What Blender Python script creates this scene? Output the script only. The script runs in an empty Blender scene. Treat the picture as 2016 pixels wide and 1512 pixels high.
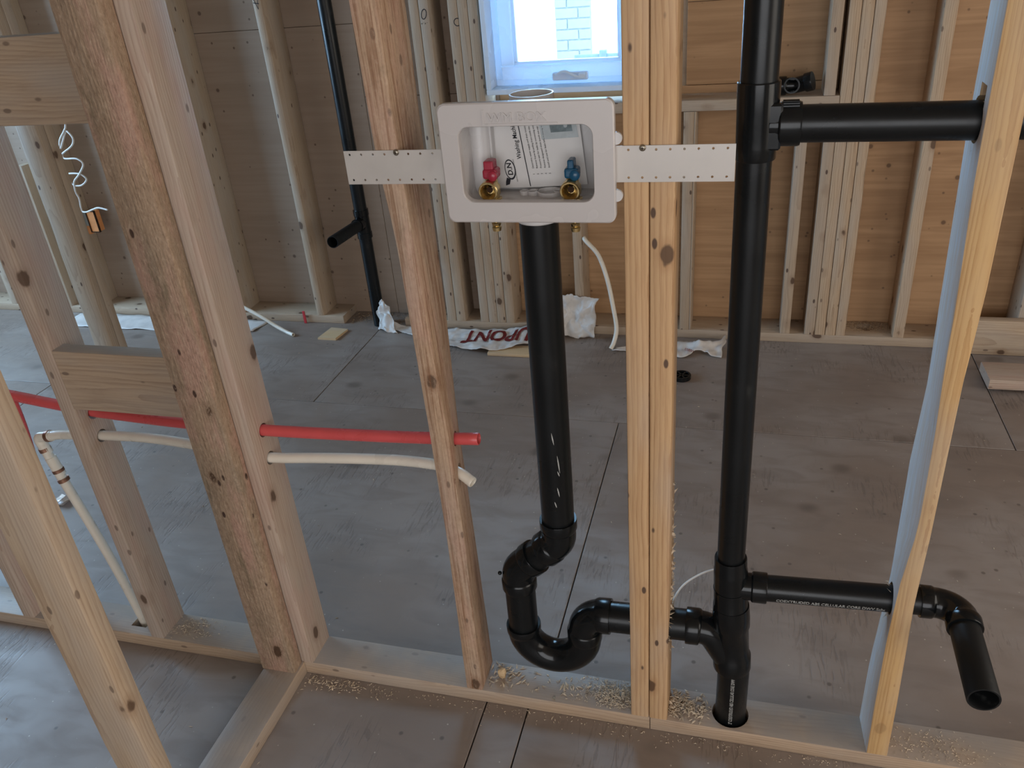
import bpy, bmesh, math, random
from mathutils import Vector, Matrix, noise
S = bpy.context.scene
COL = S.collection
random.seed(7)
MM = 0.001
PI = math.pi

# ------------------------------------------------------------------ camera, world, light, exposure
cam = bpy.data.cameras.new('camera'); camo = bpy.data.objects.new('camera', cam); COL.objects.link(camo)
camo.location = (0.1395, -1.2057, 1.5406)
camo.rotation_euler = (1.0664, 0.0800, 0.2604)
cam.sensor_width = 36; cam.lens = 36 * 1615.57 / 2016; cam.clip_start = 0.02; cam.clip_end = 200
S.camera = camo
S.view_settings.view_transform = 'Standard'; S.view_settings.look = 'None'
S.view_settings.gamma = 1; S.view_settings.use_curve_mapping = False
S.view_settings.exposure = 0.40
W = bpy.data.worlds.new('sky'); S.world = W; W.use_nodes = True
bg = W.node_tree.nodes['Background']; bg.inputs[0].default_value = (0.42, 0.69, 1.0, 1); bg.inputs[1].default_value = 15.0

def area(name, loc, rot, sx, sy, energy, color, portal=False):
    l = bpy.data.lights.new(name, 'AREA'); l.shape = 'RECTANGLE'; l.size = sx; l.size_y = sy
    l.energy = energy; l.color = color
    if portal: l.cycles.is_portal = True
    o = bpy.data.objects.new(name, l); COL.objects.link(o); o.location = loc; o.rotation_euler = rot
    return o
# sky portals at window and left opening; rear and right lamps are added fill
area('window_portal', (-0.47, 2.13, 1.62), (math.radians(-90), 0, 0), 0.74, 1.30, 1, (1, 1, 1), portal=True)
area('left_opening_portal', (-4.62, 0.95, 1.50), (0, math.radians(-90), 0), 1.3, 1.7, 1, (1, 1, 1), portal=True)
area('rear_fill_light', (0.6, -4.1, 1.45), (math.radians(90), 0, 0), 3.4, 2.0, 62, (0.94, 0.96, 1.0))  # added fill lamp; the wall behind it has no opening
area('right_fill_light', (2.95, -0.6, 1.5), (0, math.radians(90), 0), 1.8, 2.6, 34, (1.0, 0.93, 0.84))  # added warm fill lamp in front of the solid right wall

# ------------------------------------------------------------------ materials
class NT:
    def __init__(s, name):
        s.m = bpy.data.materials.new(name); s.m.use_nodes = True; s.t = s.m.node_tree
        s.b = s.t.nodes['Principled BSDF']
    def n(s, typ, **kw):
        nd = s.t.nodes.new(typ)
        for k, v in kw.items():
            if k.startswith('i_'):
                key = k[2:]; key = int(key) if key.isdigit() else key.replace('_', ' ')
                nd.inputs[key].default_value = v
            else: setattr(nd, k, v)
        return nd
    def l(s, a, b): s.t.links.new(a, b)
    def mix(s, fac, a, b, mode='MIX'):
        nd = s.t.nodes.new('ShaderNodeMix'); nd.data_type = 'RGBA'; nd.blend_type = mode
        for sock, v in ((nd.inputs[0], fac), (nd.inputs[6], a), (nd.inputs[7], b)):
            if hasattr(v, 'is_linked') or hasattr(v, 'links'): s.l(v, sock)
            elif isinstance(v, (int, float)): sock.default_value = v
            else: sock.default_value = (*v, 1)
        return nd.outputs[2]
    def mr(s, v, a, b, c=0.0, d=1.0):
        nd = s.n('ShaderNodeMapRange'); nd.interpolation_type = 'SMOOTHSTEP'
        s.l(v, nd.inputs[0])
        for i, x in enumerate((a, b, c, d)): nd.inputs[1 + i].default_value = x
        return nd.outputs[0]
    def math(s, op, a, b=None):
        nd = s.n('ShaderNodeMath', operation=op)
        for sock, v in ((nd.inputs[0], a), (nd.inputs[1], b)):
            if v is None: continue
            if isinstance(v, (int, float)): sock.default_value = v
            else: s.l(v, sock)
        return nd.outputs[0]

def srgb(r, g, b):
    f = lambda c: (c / 255 / 12.92) if c / 255 <= 0.04045 else ((c / 255 + 0.055) / 1.055) ** 2.4
    return (f(r), f(g), f(b))

def wood(name, base, dark, grain=0.5, knots=0.5, axis='Z', rough=0.62, saw=0.0, grey=0.0, pink=0.0, spec=0.35, patch=(0.42, 0.38, 0.34), ring=55, nails=0.6, warp=0.04, dust=0, streak=0, grayside=0):
    q = NT(name)
    tc = q.n('ShaderNodeTexCoord'); oi = q.n('ShaderNodeObjectInfo')
    co = q.n('ShaderNodeVectorMath', operation='SCALE'); co.inputs[3].default_value = 7.3
    cx = q.n('ShaderNodeCombineXYZ'); q.l(oi.outputs['Random'], cx.inputs[0])
    q.l(q.math('MULTIPLY', oi.outputs['Random'], 3.7), cx.inputs[1]); q.l(q.math('MULTIPLY', oi.outputs['Random'], 9.1), cx.inputs[2])
    rot = q.n('ShaderNodeMapping')
    if axis == 'X': rot.inputs['Rotation'].default_value = (0, PI / 2, 0)
    if axis == 'Y': rot.inputs['Rotation'].default_value = (PI / 2, 0, 0)
    q.l(tc.outputs['Object'], rot.inputs[0])
    off = q.n('ShaderNodeVectorMath', operation='ADD'); q.l(rot.outputs[0], off.inputs[0])
    q.l(cx.outputs[0], co.inputs[0]); q.l(co.outputs[0], off.inputs[1])
    P = off.outputs[0]                       # wood space, length along Z
    def mp(sc):
        m = q.n('ShaderNodeMapping'); m.inputs['Scale'].default_value = sc; q.l(P, m.inputs[0]); return m.outputs[0]
    # growth rings around an off-centre pith, wavering along the length
    wob = q.n('ShaderNodeTexNoise', i_Scale=1.0, i_Detail=2.0); q.l(mp((9, 9, 2.2)), wob.inputs['Vector'])
    ctr = q.n('ShaderNodeCombineXYZ')
    q.l(q.math('ADD', q.math('MULTIPLY', oi.outputs['Random'], 0.14), -0.11), ctr.inputs[0])
    q.l(q.math('ADD', q.math('MULTIPLY', oi.outputs['Random'], -0.10), 0.12), ctr.inputs[1])
    ra = q.n('ShaderNodeVectorMath', operation='ADD'); q.l(rot.outputs[0], ra.inputs[0]); q.l(ctr.outputs[0], ra.inputs[1])
    wsc = q.n('ShaderNodeVectorMath', operation='SCALE'); wsc.inputs[3].default_value = warp
    q.l(wob.outputs['Color'], wsc.inputs[0])
    rb = q.n('ShaderNodeVectorMath', operation='ADD'); q.l(ra.outputs[0], rb.inputs[0]); q.l(wsc.outputs[0], rb.inputs[1])
    wv = q.n('ShaderNodeTexWave', wave_type='RINGS', rings_direction='Z', wave_profile='SAW')
    wv.inputs['Scale'].default_value = ring; wv.inputs['Distortion'].default_value = 0.8; wv.inputs['Detail'].default_value = 2
    q.l(rb.outputs[0], wv.inputs['Vector'])
    fine = q.n('ShaderNodeTexNoise', i_Scale=1.0, i_Detail=3.0, i_Roughness=0.6); q.l(mp((230, 230, 9)), fine.inputs['Vector'])
    broad = q.n('ShaderNodeTexNoise', i_Scale=1.0, i_Detail=3.0); q.l(mp((11, 11, 2.4)), broad.inputs['Vector'])
    ringf = q.math('POWER', wv.outputs['Fac'], 2.5)
    g = q.math('ADD', q.math('MULTIPLY', ringf, 0.75), q.math('MULTIPLY', q.mr(fine.outputs[0], 0.42, 0.68), 0.45))
    c1 = q.mix(q.math('MULTIPLY', g, grain), base, dark)
    c2 = q.mix(q.math('MULTIPLY', q.mr(broad.outputs[0], 0.42, 0.70), 0.35 + grey), c1, patch)
    if pink:
        pn = q.n('ShaderNodeTexNoise', i_Scale=1.0, i_Detail=4.0); q.l(mp((26, 26, 6)), pn.inputs['Vector'])
        c2 = q.mix(q.math('MULTIPLY', q.mr(pn.outputs[0], 0.45, 0.65), pink), c2, (0.50, 0.29, 0.23))
    # knots with a softer halo
    vo = q.n('ShaderNodeTexVoronoi', i_Scale=1.0, i_Randomness=1.0); q.l(mp((9.5, 9.5, 6.2)), vo.inputs['Vector'])
    kn = q.n('ShaderNodeTexNoise', i_Scale=1.0, i_Detail=3.0); q.l(mp((60, 60, 40)), kn.inputs['Vector'])
    kd = q.math('ADD', vo.outputs['Distance'], q.math('MULTIPLY', q.math('SUBTRACT', kn.outputs[0], 0.5), 0.10))
    halo = q.mr(kd, 0.10, 0.24, 1, 0); core = q.mr(kd, 0.085, 0.125, 1, 0)
    c3 = q.mix(q.math('MULTIPLY', halo, knots * 0.55), c2, dark)
    c3 = q.mix(q.math('MULTIPLY', core, knots), c3, (0.085, 0.045, 0.025))
    # small pitch marks, dents and nail heads
    vs = q.n('ShaderNodeTexVoronoi', i_Scale=1.0); q.l(mp((26, 26, 12)), vs.inputs['Vector'])
    spot = q.mr(vs.outputs['Distance'], 0.08, 0.13, 1, 0)
    c4 = q.mix(q.math('MULTIPLY', spot, nails), c3, (0.07, 0.04, 0.03))
    if streak:
        st = q.n('ShaderNodeTexNoise', i_Scale=1.0, i_Detail=3.0, i_Roughness=0.7); q.l(mp((150, 150, 4)), st.inputs['Vector'])
        c4 = q.mix(q.math('MULTIPLY', q.mr(st.outputs[0], 0.48, 0.60), streak), c4, (0.20, 0.085, 0.035))
    if dust:                                  # site dust settled on upward faces
        ge = q.n('ShaderNodeNewGeometry'); sp = q.n('ShaderNodeSeparateXYZ'); q.l(ge.outputs['Normal'], sp.inputs[0])
        dn_ = q.n('ShaderNodeTexNoise', i_Scale=14.0, i_Detail=5.0); q.l(tc.outputs['Object'], dn_.inputs['Vector'])
        c4 = q.mix(q.math('MULTIPLY', q.mr(sp.outputs[2], 0.8, 0.98), q.mr(dn_.outputs[0], 0.30, 0.62, dust * 0.55, dust)), c4, (0.30, 0.265, 0.235))
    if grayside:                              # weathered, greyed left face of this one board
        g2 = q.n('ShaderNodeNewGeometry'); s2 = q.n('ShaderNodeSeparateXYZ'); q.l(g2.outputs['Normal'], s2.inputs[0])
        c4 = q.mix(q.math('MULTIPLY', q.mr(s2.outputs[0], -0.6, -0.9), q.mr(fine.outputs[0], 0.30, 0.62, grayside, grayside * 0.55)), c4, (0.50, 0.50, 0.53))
    if saw:
        sk = q.n('ShaderNodeTexNoise', i_Scale=1.0, i_Detail=5.0, i_Roughness=0.75); q.l(mp((120, 120, 70)), sk.inputs['Vector'])
        c4 = q.mix(q.math('MULTIPLY', q.mr(sk.outputs[0], 0.52, 0.66), 0.45 * saw), c4, (0.56, 0.42, 0.30))
        c4 = q.mix(q.math('MULTIPLY', q.mr(sk.outputs[0], 0.48, 0.36), 0.35 * saw), c4, (0.16, 0.10, 0.06))
        gm = q.n('ShaderNodeTexNoise', i_Scale=1.0, i_Detail=6.0, i_Roughness=0.7); q.l(mp((16, 16, 6)), gm.inputs['Vector'])
        c4 = q.mix(q.math('MULTIPLY', q.mr(gm.outputs[0], 0.58, 0.68), 0.45 * saw), c4, (0.15, 0.125, 0.075))
    q.l(c4, q.b.inputs['Base Color'])
    q.b.inputs['Roughness'].default_value = rough; q.b.inputs['Specular IOR Level'].default_value = spec
    bm_ = q.n('ShaderNodeBump'); bm_.inputs['Strength'].default_value = 0.35 + saw * 0.5; bm_.inputs['Distance'].default_value = 0.0007 + 0.0016 * saw
    h = q.math('ADD', q.math('MULTIPLY', fine.outputs[0], 0.7), q.math('MULTIPLY', ringf, 0.3))
    if saw:
        sn = q.n('ShaderNodeTexNoise', i_Scale=1.0, i_Detail=4.0); q.l(mp((160, 160, 90)), sn.inputs['Vector'])
        h = q.math('ADD', h, q.math('MULTIPLY', sn.outputs[0], 1.3 * saw))
    q.l(h, bm_.inputs['Height']); q.l(bm_.outputs[0], q.b.inputs['Normal'])
    return q.m

M = {}
for ax in 'ZXY':
    M['spruce' + ax] = wood('spruce_' + ax, (0.518, 0.390, 0.265), (0.334, 0.217, 0.132), 0.8, 0.85, ax)
    M['pale' + ax] = wood('pale_spruce_' + ax, (0.497, 0.391, 0.305), (0.319, 0.214, 0.155), 0.8, 0.85, ax, pink=0.2)
    M['plate' + ax] = wood('plate_spruce_' + ax, (0.490, 0.361, 0.248), (0.309, 0.207, 0.137), 0.75, 0.7, ax, grey=0.1, rough=0.45, spec=0.6, dust=0.8)
    M['far' + ax] = wood('far_spruce_' + ax, (0.446, 0.345, 0.247), (0.282, 0.197, 0.134), 0.65, 0.9, ax, nails=0.9)
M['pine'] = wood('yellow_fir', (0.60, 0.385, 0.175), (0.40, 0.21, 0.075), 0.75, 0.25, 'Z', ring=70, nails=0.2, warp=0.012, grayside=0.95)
M['golden'] = wood('golden_spruce', (0.58, 0.375, 0.20), (0.38, 0.205, 0.095), 0.8, 0.85, 'Z', nails=0.9, warp=0.015, ring=45)
M['rough'] = wood('rough_sawn', (0.413, 0.292, 0.198), (0.252, 0.162, 0.104), 0.5, 0.95, 'Z', saw=1.0, grey=0.35, pink=0.55, rough=0.8, spec=0.2, patch=(0.223, 0.188, 0.137), nails=1.0)
M['reddish'] = wood('reddish_fir', (0.485, 0.333, 0.216), (0.257, 0.140, 0.081), 0.75, 0.9, 'Z', saw=0.6, pink=0.35, ring=80, warp=0.02, streak=0.55)

def plywood(name, base, dark, dots=0.8, gx=2.5, gz=60, axis='xz', rough=0.6, spec=0.3):
    q = NT(name); tc = q.n('ShaderNodeTexCoord'); oi = q.n('ShaderNodeObjectInfo')
    off = q.n('ShaderNodeVectorMath', operation='ADD'); cx = q.n('ShaderNodeCombineXYZ')
    q.l(q.math('MULTIPLY', oi.outputs['Random'], 23.0), cx.inputs[0]); q.l(q.math('MULTIPLY', oi.outputs['Random'], 11.0), cx.inputs[2])
    q.l(tc.outputs['Object'], off.inputs[0]); q.l(cx.outputs[0], off.inputs[1])
    def mp(sc):
        m = q.n('ShaderNodeMapping'); m.inputs['Scale'].default_value = sc; q.l(off.outputs[0], m.inputs[0]); return m.outputs[0]
    sc = (gx, gz, gz)
    a = q.n('ShaderNodeTexNoise', i_Scale=1.0, i_Detail=4.0, i_Distortion=0.6); q.l(mp(sc), a.inputs['Vector'])
    b = q.n('ShaderNodeTexNoise', i_Scale=1.0, i_Detail=3.0, i_Distortion=1.5); q.l(mp((0.9, 7, 7)), b.inputs['Vector'])
    c = q.mix(q.math('MULTIPLY', q.mr(a.outputs[0], 0.35, 0.7), 0.45), base, dark)
    c = q.mix(q.math('MULTIPLY', q.mr(b.outputs[0], 0.45, 0.65), 0.5), c, dark)
    v = q.n('ShaderNodeTexVoronoi', i_Scale=1.0); q.l(mp((8, 8, 8)), v.inputs['Vector'])
    c = q.mix(q.math('MULTIPLY', q.mr(v.outputs['Distance'], 0.045, 0.085, 1, 0), dots), c, (0.06, 0.035, 0.025))
    c = q.mix(q.math('MULTIPLY', q.mr(v.outputs['Distance'], 0.05, 0.15, 1, 0), dots * .35), c, dark)
    v2 = q.n('ShaderNodeTexVoronoi', i_Scale=1.0); q.l(mp((19, 19, 19)), v2.inputs['Vector'])
    c = q.mix(q.math('MULTIPLY', q.mr(v2.outputs['Distance'], 0.05, 0.13, 1, 0), dots * 0.8), c, (0.10, 0.06, 0.04))
    q.l(c, q.b.inputs['Base Color']); q.b.inputs['Roughness'].default_value = rough; q.b.inputs['Specular IOR Level'].default_value = spec
    bu = q.n('ShaderNodeBump'); bu.inputs['Strength'].default_value = 0.3; bu.inputs['Distance'].default_value = 0.001
    q.l(a.outputs[0], bu.inputs['Height']); q.l(bu.outputs[0], q.b.inputs['Normal'])
    return q.m
M['sheath'] = plywood('sheathing_plywood', (0.46, 0.285, 0.155), (0.29, 0.165, 0.082))
M['sheathL'] = plywood('sheathing_plywood_grey', (0.342, 0.257, 0.194), (0.285, 0.207, 0.152), dots=1.0)

def floor_mat():
    q = NT('subfloor_plywood'); tc = q.n('ShaderNodeTexCoord'); oi = q.n('ShaderNodeObjectInfo')
    off = q.n('ShaderNodeVectorMath', operation='ADD'); cx = q.n('ShaderNodeCombineXYZ')
    q.l(q.math('MULTIPLY', oi.outputs['Random'], 17.0), cx.inputs[0]); q.l(q.math('MULTIPLY', oi.outputs['Random'], 29.0), cx.inputs[1])
    q.l(tc.outputs['Object'], off.inputs[0]); q.l(cx.outputs[0], off.inputs[1])
    def mp(sc, r=0):
        m = q.n('ShaderNodeMapping'); m.inputs['Scale'].default_value = sc; m.inputs['Rotation'].default_value = (0, 0, r); q.l(off.outputs[0], m.inputs[0]); return m.outputs[0]
    big = q.n('ShaderNodeTexNoise', i_Scale=1.0, i_Detail=4.0); q.l(mp((2.2, 2.2, 2.2)), big.inputs['Vector'])
    med = q.n('ShaderNodeTexNoise', i_Scale=1.0, i_Detail=5.0, i_Distortion=0.7); q.l(mp((6, 16, 6)), med.inputs['Vector'])
    scr = q.n('ShaderNodeTexNoise', i_Scale=1.0, i_Detail=3.0, i_Distortion=1.2); q.l(mp((95, 13, 20), 0.15), scr.inputs['Vector'])
    msk = q.n('ShaderNodeTexNoise', i_Scale=1.0, i_Detail=2.0); q.l(mp((4.5, 3.2, 4)), msk.inputs['Vector'])
    c = q.mix(q.mr(big.outputs[0], 0.35, 0.65), (0.23, 0.18, 0.148), (0.29, 0.248, 0.22))
    c = q.mix(q.math('MULTIPLY', q.mr(med.outputs[0], 0.40, 0.72), 0.5), c, (0.18, 0.14, 0.115))
    scm = q.math('MULTIPLY', q.mr(scr.outputs[0], 0.52, 0.62), q.mr(msk.outputs[0], 0.50, 0.62))
    c = q.mix(q.math('MULTIPLY', scm, 0.40), c, (0.11, 0.085, 0.07))
    v = q.n('ShaderNodeTexVoronoi', i_Scale=1.0); q.l(mp((3.6, 4.6, 3)), v.inputs['Vector'])
    c = q.mix(q.math('MULTIPLY', q.mr(v.outputs['Distance'], 0.05, 0.17, 1, 0), 0.6), c, (0.10, 0.075, 0.06))
    v2 = q.n('ShaderNodeTexVoronoi', i_Scale=1.0); q.l(mp((14, 14, 14)), v2.inputs['Vector'])
    c = q.mix(q.math('MULTIPLY', q.mr(v2.outputs['Distance'], 0.04, 0.10, 1, 0), 0.7), c, (0.08, 0.06, 0.05))
    v3 = q.n('ShaderNodeTexVoronoi', i_Scale=1.0); q.l(mp((31, 31, 31)), v3.inputs['Vector'])
    c = q.mix(q.math('MULTIPLY', q.mr(v3.outputs['Distance'], 0.03, 0.075, 1, 0), 0.7), c, (0.62, 0.55, 0.45))
    q.l(c, q.b.inputs['Base Color'])
    q.l(q.mr(med.outputs[0], 0.3, 0.7, 0.46, 0.60), q.b.inputs['Roughness'])
    q.b.inputs['Specular IOR Level'].default_value = 0.75
    bu = q.n('ShaderNodeBump'); bu.inputs['Strength'].default_value = 0.5; bu.inputs['Distance'].default_value = 0.0012
    hh = q.math('ADD', q.math('MULTIPLY', scm, -0.8), q.math('MULTIPLY', med.outputs[0], 0.5))
    q.l(hh, bu.inputs['Height']); q.l(bu.outputs[0], q.b.inputs['Normal'])
    return q.m
M['floor'] = floor_mat()

def plain(name, col, rough=0.5, spec=0.5, metal=0.0, var=0.12, scale=30, bump=0.0, trans=0.0, sss=0.0):
    q = NT(name); tc = q.n('ShaderNodeTexCoord')
    nz = q.n('ShaderNodeTexNoise', i_Scale=scale, i_Detail=4.0); q.l(tc.outputs['Object'], nz.inputs['Vector'])
    c = q.mix(q.mr(nz.outputs[0], 0.3, 0.7), [x * (1 - var) for x in col], [min(1, x * (1 + var)) for x in col])
    q.l(c, q.b.inputs['Base Color'])
    q.l(q.mr(nz.outputs[0], 0.3, 0.7, max(0.02, rough - 0.06), rough + 0.06), q.b.inputs['Roughness'])
    q.b.inputs['Specular IOR Level'].default_value = spec; q.b.inputs['Metallic'].default_value = metal
    if trans: q.b.inputs['Transmission Weight'].default_value = trans
    if bump:
        bu = q.n('ShaderNodeBump'); bu.inputs['Strength'].default_value = bump; bu.inputs['Distance'].default_value = 0.001
        q.l(nz.outputs[0], bu.inputs['Height']); q.l(bu.outputs[0], q.b.inputs['Normal'])
    return q.m
def abs_mat(name, rough, scuff):
    q = NT(name); tc = q.n('ShaderNodeTexCoord')
    nz = q.n('ShaderNodeTexNoise', i_Scale=9.0, i_Detail=5.0); q.l(tc.outputs['Object'], nz.inputs['Vector'])
    s = q.n('ShaderNodeMapping'); s.inputs['Scale'].default_value = (60, 60, 14); q.l(tc.outputs['Object'], s.inputs[0])
    sc = q.n('ShaderNodeTexNoise', i_Scale=1.0, i_Detail=3.0); q.l(s.outputs[0], sc.inputs['Vector'])
    m = q.math('MULTIPLY', q.mr(nz.outputs[0], 0.55, 0.75), q.mr(sc.outputs[0], 0.5, 0.75))
    c = q.mix(q.math('MULTIPLY', m, scuff), (0.0052, 0.0064, 0.0072), (0.085, 0.085, 0.08))
    q.l(c, q.b.inputs['Base Color'])
    q.l(q.mr(nz.outputs[0], 0.3, 0.7, rough - 0.05, rough + 0.10), q.b.inputs['Roughness'])
    q.b.inputs['Specular IOR Level'].default_value = 0.32
    return q.m
M['abs'] = abs_mat('black_abs_pipe', 0.30, 0.35)
M['absfit'] = abs_mat('black_abs_fitting', 0.17, 0.25)
M['absdull'] = abs_mat('dull_abs_pipe', 0.48, 0.9)
M['print'] = plain('white_ink', (0.40, 0.40, 0.38), 0.6, 0.2, var=0.3, scale=300)
M['box'] = plain('white_abs_plastic', (0.52, 0.485, 0.47), 0.28, 0.5, var=0.003, scale=4)
M['boxin'] = plain('white_abs_plastic_inner', (0.58, 0.56, 0.55), 0.3, 0.5, var=0.005, scale=4)
M['galv'] = plain('painted_steel_strap', (0.52, 0.485, 0.45), 0.35, 0.5, metal=0.15, var=0.02, scale=25)
M['brass'] = plain('brass', (0.66, 0.50, 0.24), 0.30, 0.5, metal=1.0, var=0.12, scale=60)
M['redh'] = plain('red_plastic', (0.30, 0.016, 0.038), 0.3, 0.5, var=0.05)
M['blueh'] = plain('blue_plastic', (0.008, 0.075, 0.15), 0.3, 0.5, var=0.05)
M['pexred'] = plain('red_pex', (0.60, 0.085, 0.085), 0.32, 0.5, var=0.06, scale=12)
M['pexwhite'] = plain('white_pex', (0.72, 0.66, 0.56), 0.30, 0.5, var=0.05, scale=12)
M['copper'] = plain('copper_ring', (0.28, 0.15, 0.10), 0.4, 0.5, metal=0.8, var=0.2, scale=120)
M['vinyl'] = plain('white_window_vinyl', (0.80, 0.85, 0.88), 0.3, 0.5, var=0.005, scale=4)
_t = M['vinyl'].node_tree; _tr = _t.nodes.new('ShaderNodeBsdfTranslucent'); _tr.inputs[0].default_value = (0.70, 0.85, 1.0, 1)
_mx = _t.nodes.new('ShaderNodeMixShader'); _mx.inputs[0].default_value = 0.27
_t.links.new(_t.nodes['Principled BSDF'].outputs[0], _mx.inputs[1]); _t.links.new(_tr.outputs[0], _mx.inputs[2]); _t.links.new(_mx.outputs[0], _t.nodes['Material Output'].inputs[0])
M['paper'] = plain('instruction_paper', (0.66, 0.64, 0.62), 0.5, 0.3, var=0.02)
M['ink'] = plain('black_ink', (0.025, 0.025, 0.03), 0.6, 0.2, var=0.1)
M['photo'] = plain('grey_picture_print', (0.42, 0.46, 0.47), 0.5, 0.3, var=0.1, scale=60)
M['photod'] = plain('dark_picture_print', (0.14, 0.18, 0.19), 0.5, 0.3, var=0.3, scale=90)
M['wrap'] = plain('house_wrap', (0.62, 0.59, 0.56), 0.5, 0.4, var=0.10, scale=18, bump=0.4)
M['wrapred'] = plain('wrap_red_print', (0.30, 0.045, 0.045), 0.55, 0.3, var=0.1)
M['chip'] = plain('wood_shavings', (0.56, 0.46, 0.34), 0.7, 0.2, var=0.35, scale=60)
M['dust'] = plain('sawdust', (0.40, 0.29, 0.19), 0.85, 0.1, var=0.35, scale=260)
M['cable'] = plain('white_cable_jacket', (0.66, 0.62, 0.57), 0.4, 0.4, var=0.05)
M['orange'] = plain('orange_box', (0.62, 0.24, 0.08), 0.5, 0.4, var=0.1)
M['steel'] = plain('screw_steel', (0.30, 0.27, 0.22), 0.35, 0.5, metal=0.9, var=0.2, scale=400)
M['hole'] = plain('dark_bore', (0.035, 0.02, 0.012), 0.9, 0.1, var=0.3)
M['redmark'] = plain('red_tape', (0.50, 0.05, 0.06), 0.5, 0.3, var=0.1)
M['osb'] = wood('yellow_offcut', (0.615, 0.443, 0.256), (0.442, 0.286, 0.145), 0.6, 0.3, 'X')
M['shell'] = plywood('shell_plywood', (0.439, 0.345, 0.259), (0.342, 0.256, 0.186))
M['snow'] = plain('pale_ground', (0.75, 0.75, 0.74), 0.8, 0.2, var=0.08, scale=1.5)
M['brick'] = plain('pale_brick', (0.15, 0.14, 0.125), 0.8, 0.2, var=0.10, scale=8)
M['mortar'] = plain('mortar', (0.19, 0.18, 0.165), 0.9, 0.1, var=0.1)
M['rail'] = plain('grey_painted_wood', (0.085, 0.095, 0.10), 0.7, 0.2, var=0.1)
M['clear'] = plain('clear_plastic', (0.8, 0.82, 0.85), 0.1, 0.5, var=0.02, trans=0.7)
def glass():
    q = NT('window_glass'); t = q.n('ShaderNodeBsdfTransparent'); g = q.n('ShaderNodeBsdfGlossy'); g.inputs['Roughness'].default_value = 0.02
    fr = q.n('ShaderNodeFresnel'); fr.inputs[0].default_value = 1.45; mx = q.n('ShaderNodeMixShader')
    t.inputs[0].default_value = (0.92, 0.97, 0.98, 1)
    q.l(fr.outputs[0], mx.inputs[0]); q.l(t.outputs[0], mx.inputs[1]); q.l(g.outputs[0], mx.inputs[2])
    out = q.t.nodes['Material Output']; q.l(mx.outputs[0], out.inputs[0]); return q.m
M['glass'] = glass()

# ------------------------------------------------------------------ object helpers
def empty(name, loc=(0, 0, 0), label=None, cat=None, group=None, kind=None):
    o = bpy.data.objects.new(name, None); COL.objects.link(o); o.location = Vector(loc) * MM; o.empty_display_size = 0.05
    tag(o, label, cat, group, kind); return o
def tag(o, label=None, cat=None, group=None, kind=None):
    if label: o['label'] = label
    if cat: o['category'] = cat
    if group: o['group'] = group
    if kind: o['kind'] = kind
    return o
def world_loc(o):
    v = Vector(o.location)
    while o.parent: o = o.parent; v += o.location
    return v
def link(name, bm, mat, parent=None, origin=None, smooth=None):
    """bm holds WORLD millimetres; the object's origin goes to `origin` (mm)"""
    org = Vector(origin) if origin is not None else None
    if org is None:
        zs = [v.co for v in bm.verts]
        org = Vector(((min(v.x for v in zs) + max(v.x for v in zs)) / 2, (min(v.y for v in zs) + max(v.y for v in zs)) / 2, min(v.z for v in zs)))
    bmesh.ops.translate(bm, verts=bm.verts, vec=-org); bmesh.ops.scale(bm, verts=bm.verts, vec=(MM,) * 3)
    bmesh.ops.recalc_face_normals(bm, faces=bm.faces)
    me = bpy.data.meshes.new(name); bm.to_mesh(me); bm.free()
    me.materials.append(mat)
    if smooth is not None:
        me.shade_smooth(); me.set_sharp_from_angle(angle=math.radians(smooth))
    o = bpy.data.objects.new(name, me); COL.objects.link(o)
    w = org * MM
    if parent: o.parent = parent; o.location = w - world_loc(parent)
    else: o.location = w
    return o

def boxbm(x0, x1, y0, y1, z0, z1, bev=0, bm=None, seg=1):
    bm = bm or bmesh.new()
    g = bmesh.ops.create_cube(bm, size=1)
    bmesh.ops.scale(bm, verts=g['verts'], vec=(x1 - x0, y1 - y0, z1 - z0))
    bmesh.ops.translate(bm, verts=g['verts'], vec=((x0 + x1) / 2, (y0 + y1) / 2, (z0 + z1) / 2))
    if bev:
        es = list({e for v in g['verts'] for e in v.link_edges})
        bmesh.ops.bevel(bm, geom=es, offset=bev, segments=seg, affect='EDGES', profile=0.5)
    return bm

def lerp_tab(tab, t):
    if t <= tab[0][0]: return tab[0][1]
    for (a, va), (b, vb) in zip(tab, tab[1:]):
        if t <= b: return va + (vb - va) * (t - a) / (b - a)
    return tab[-1][1]

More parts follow.
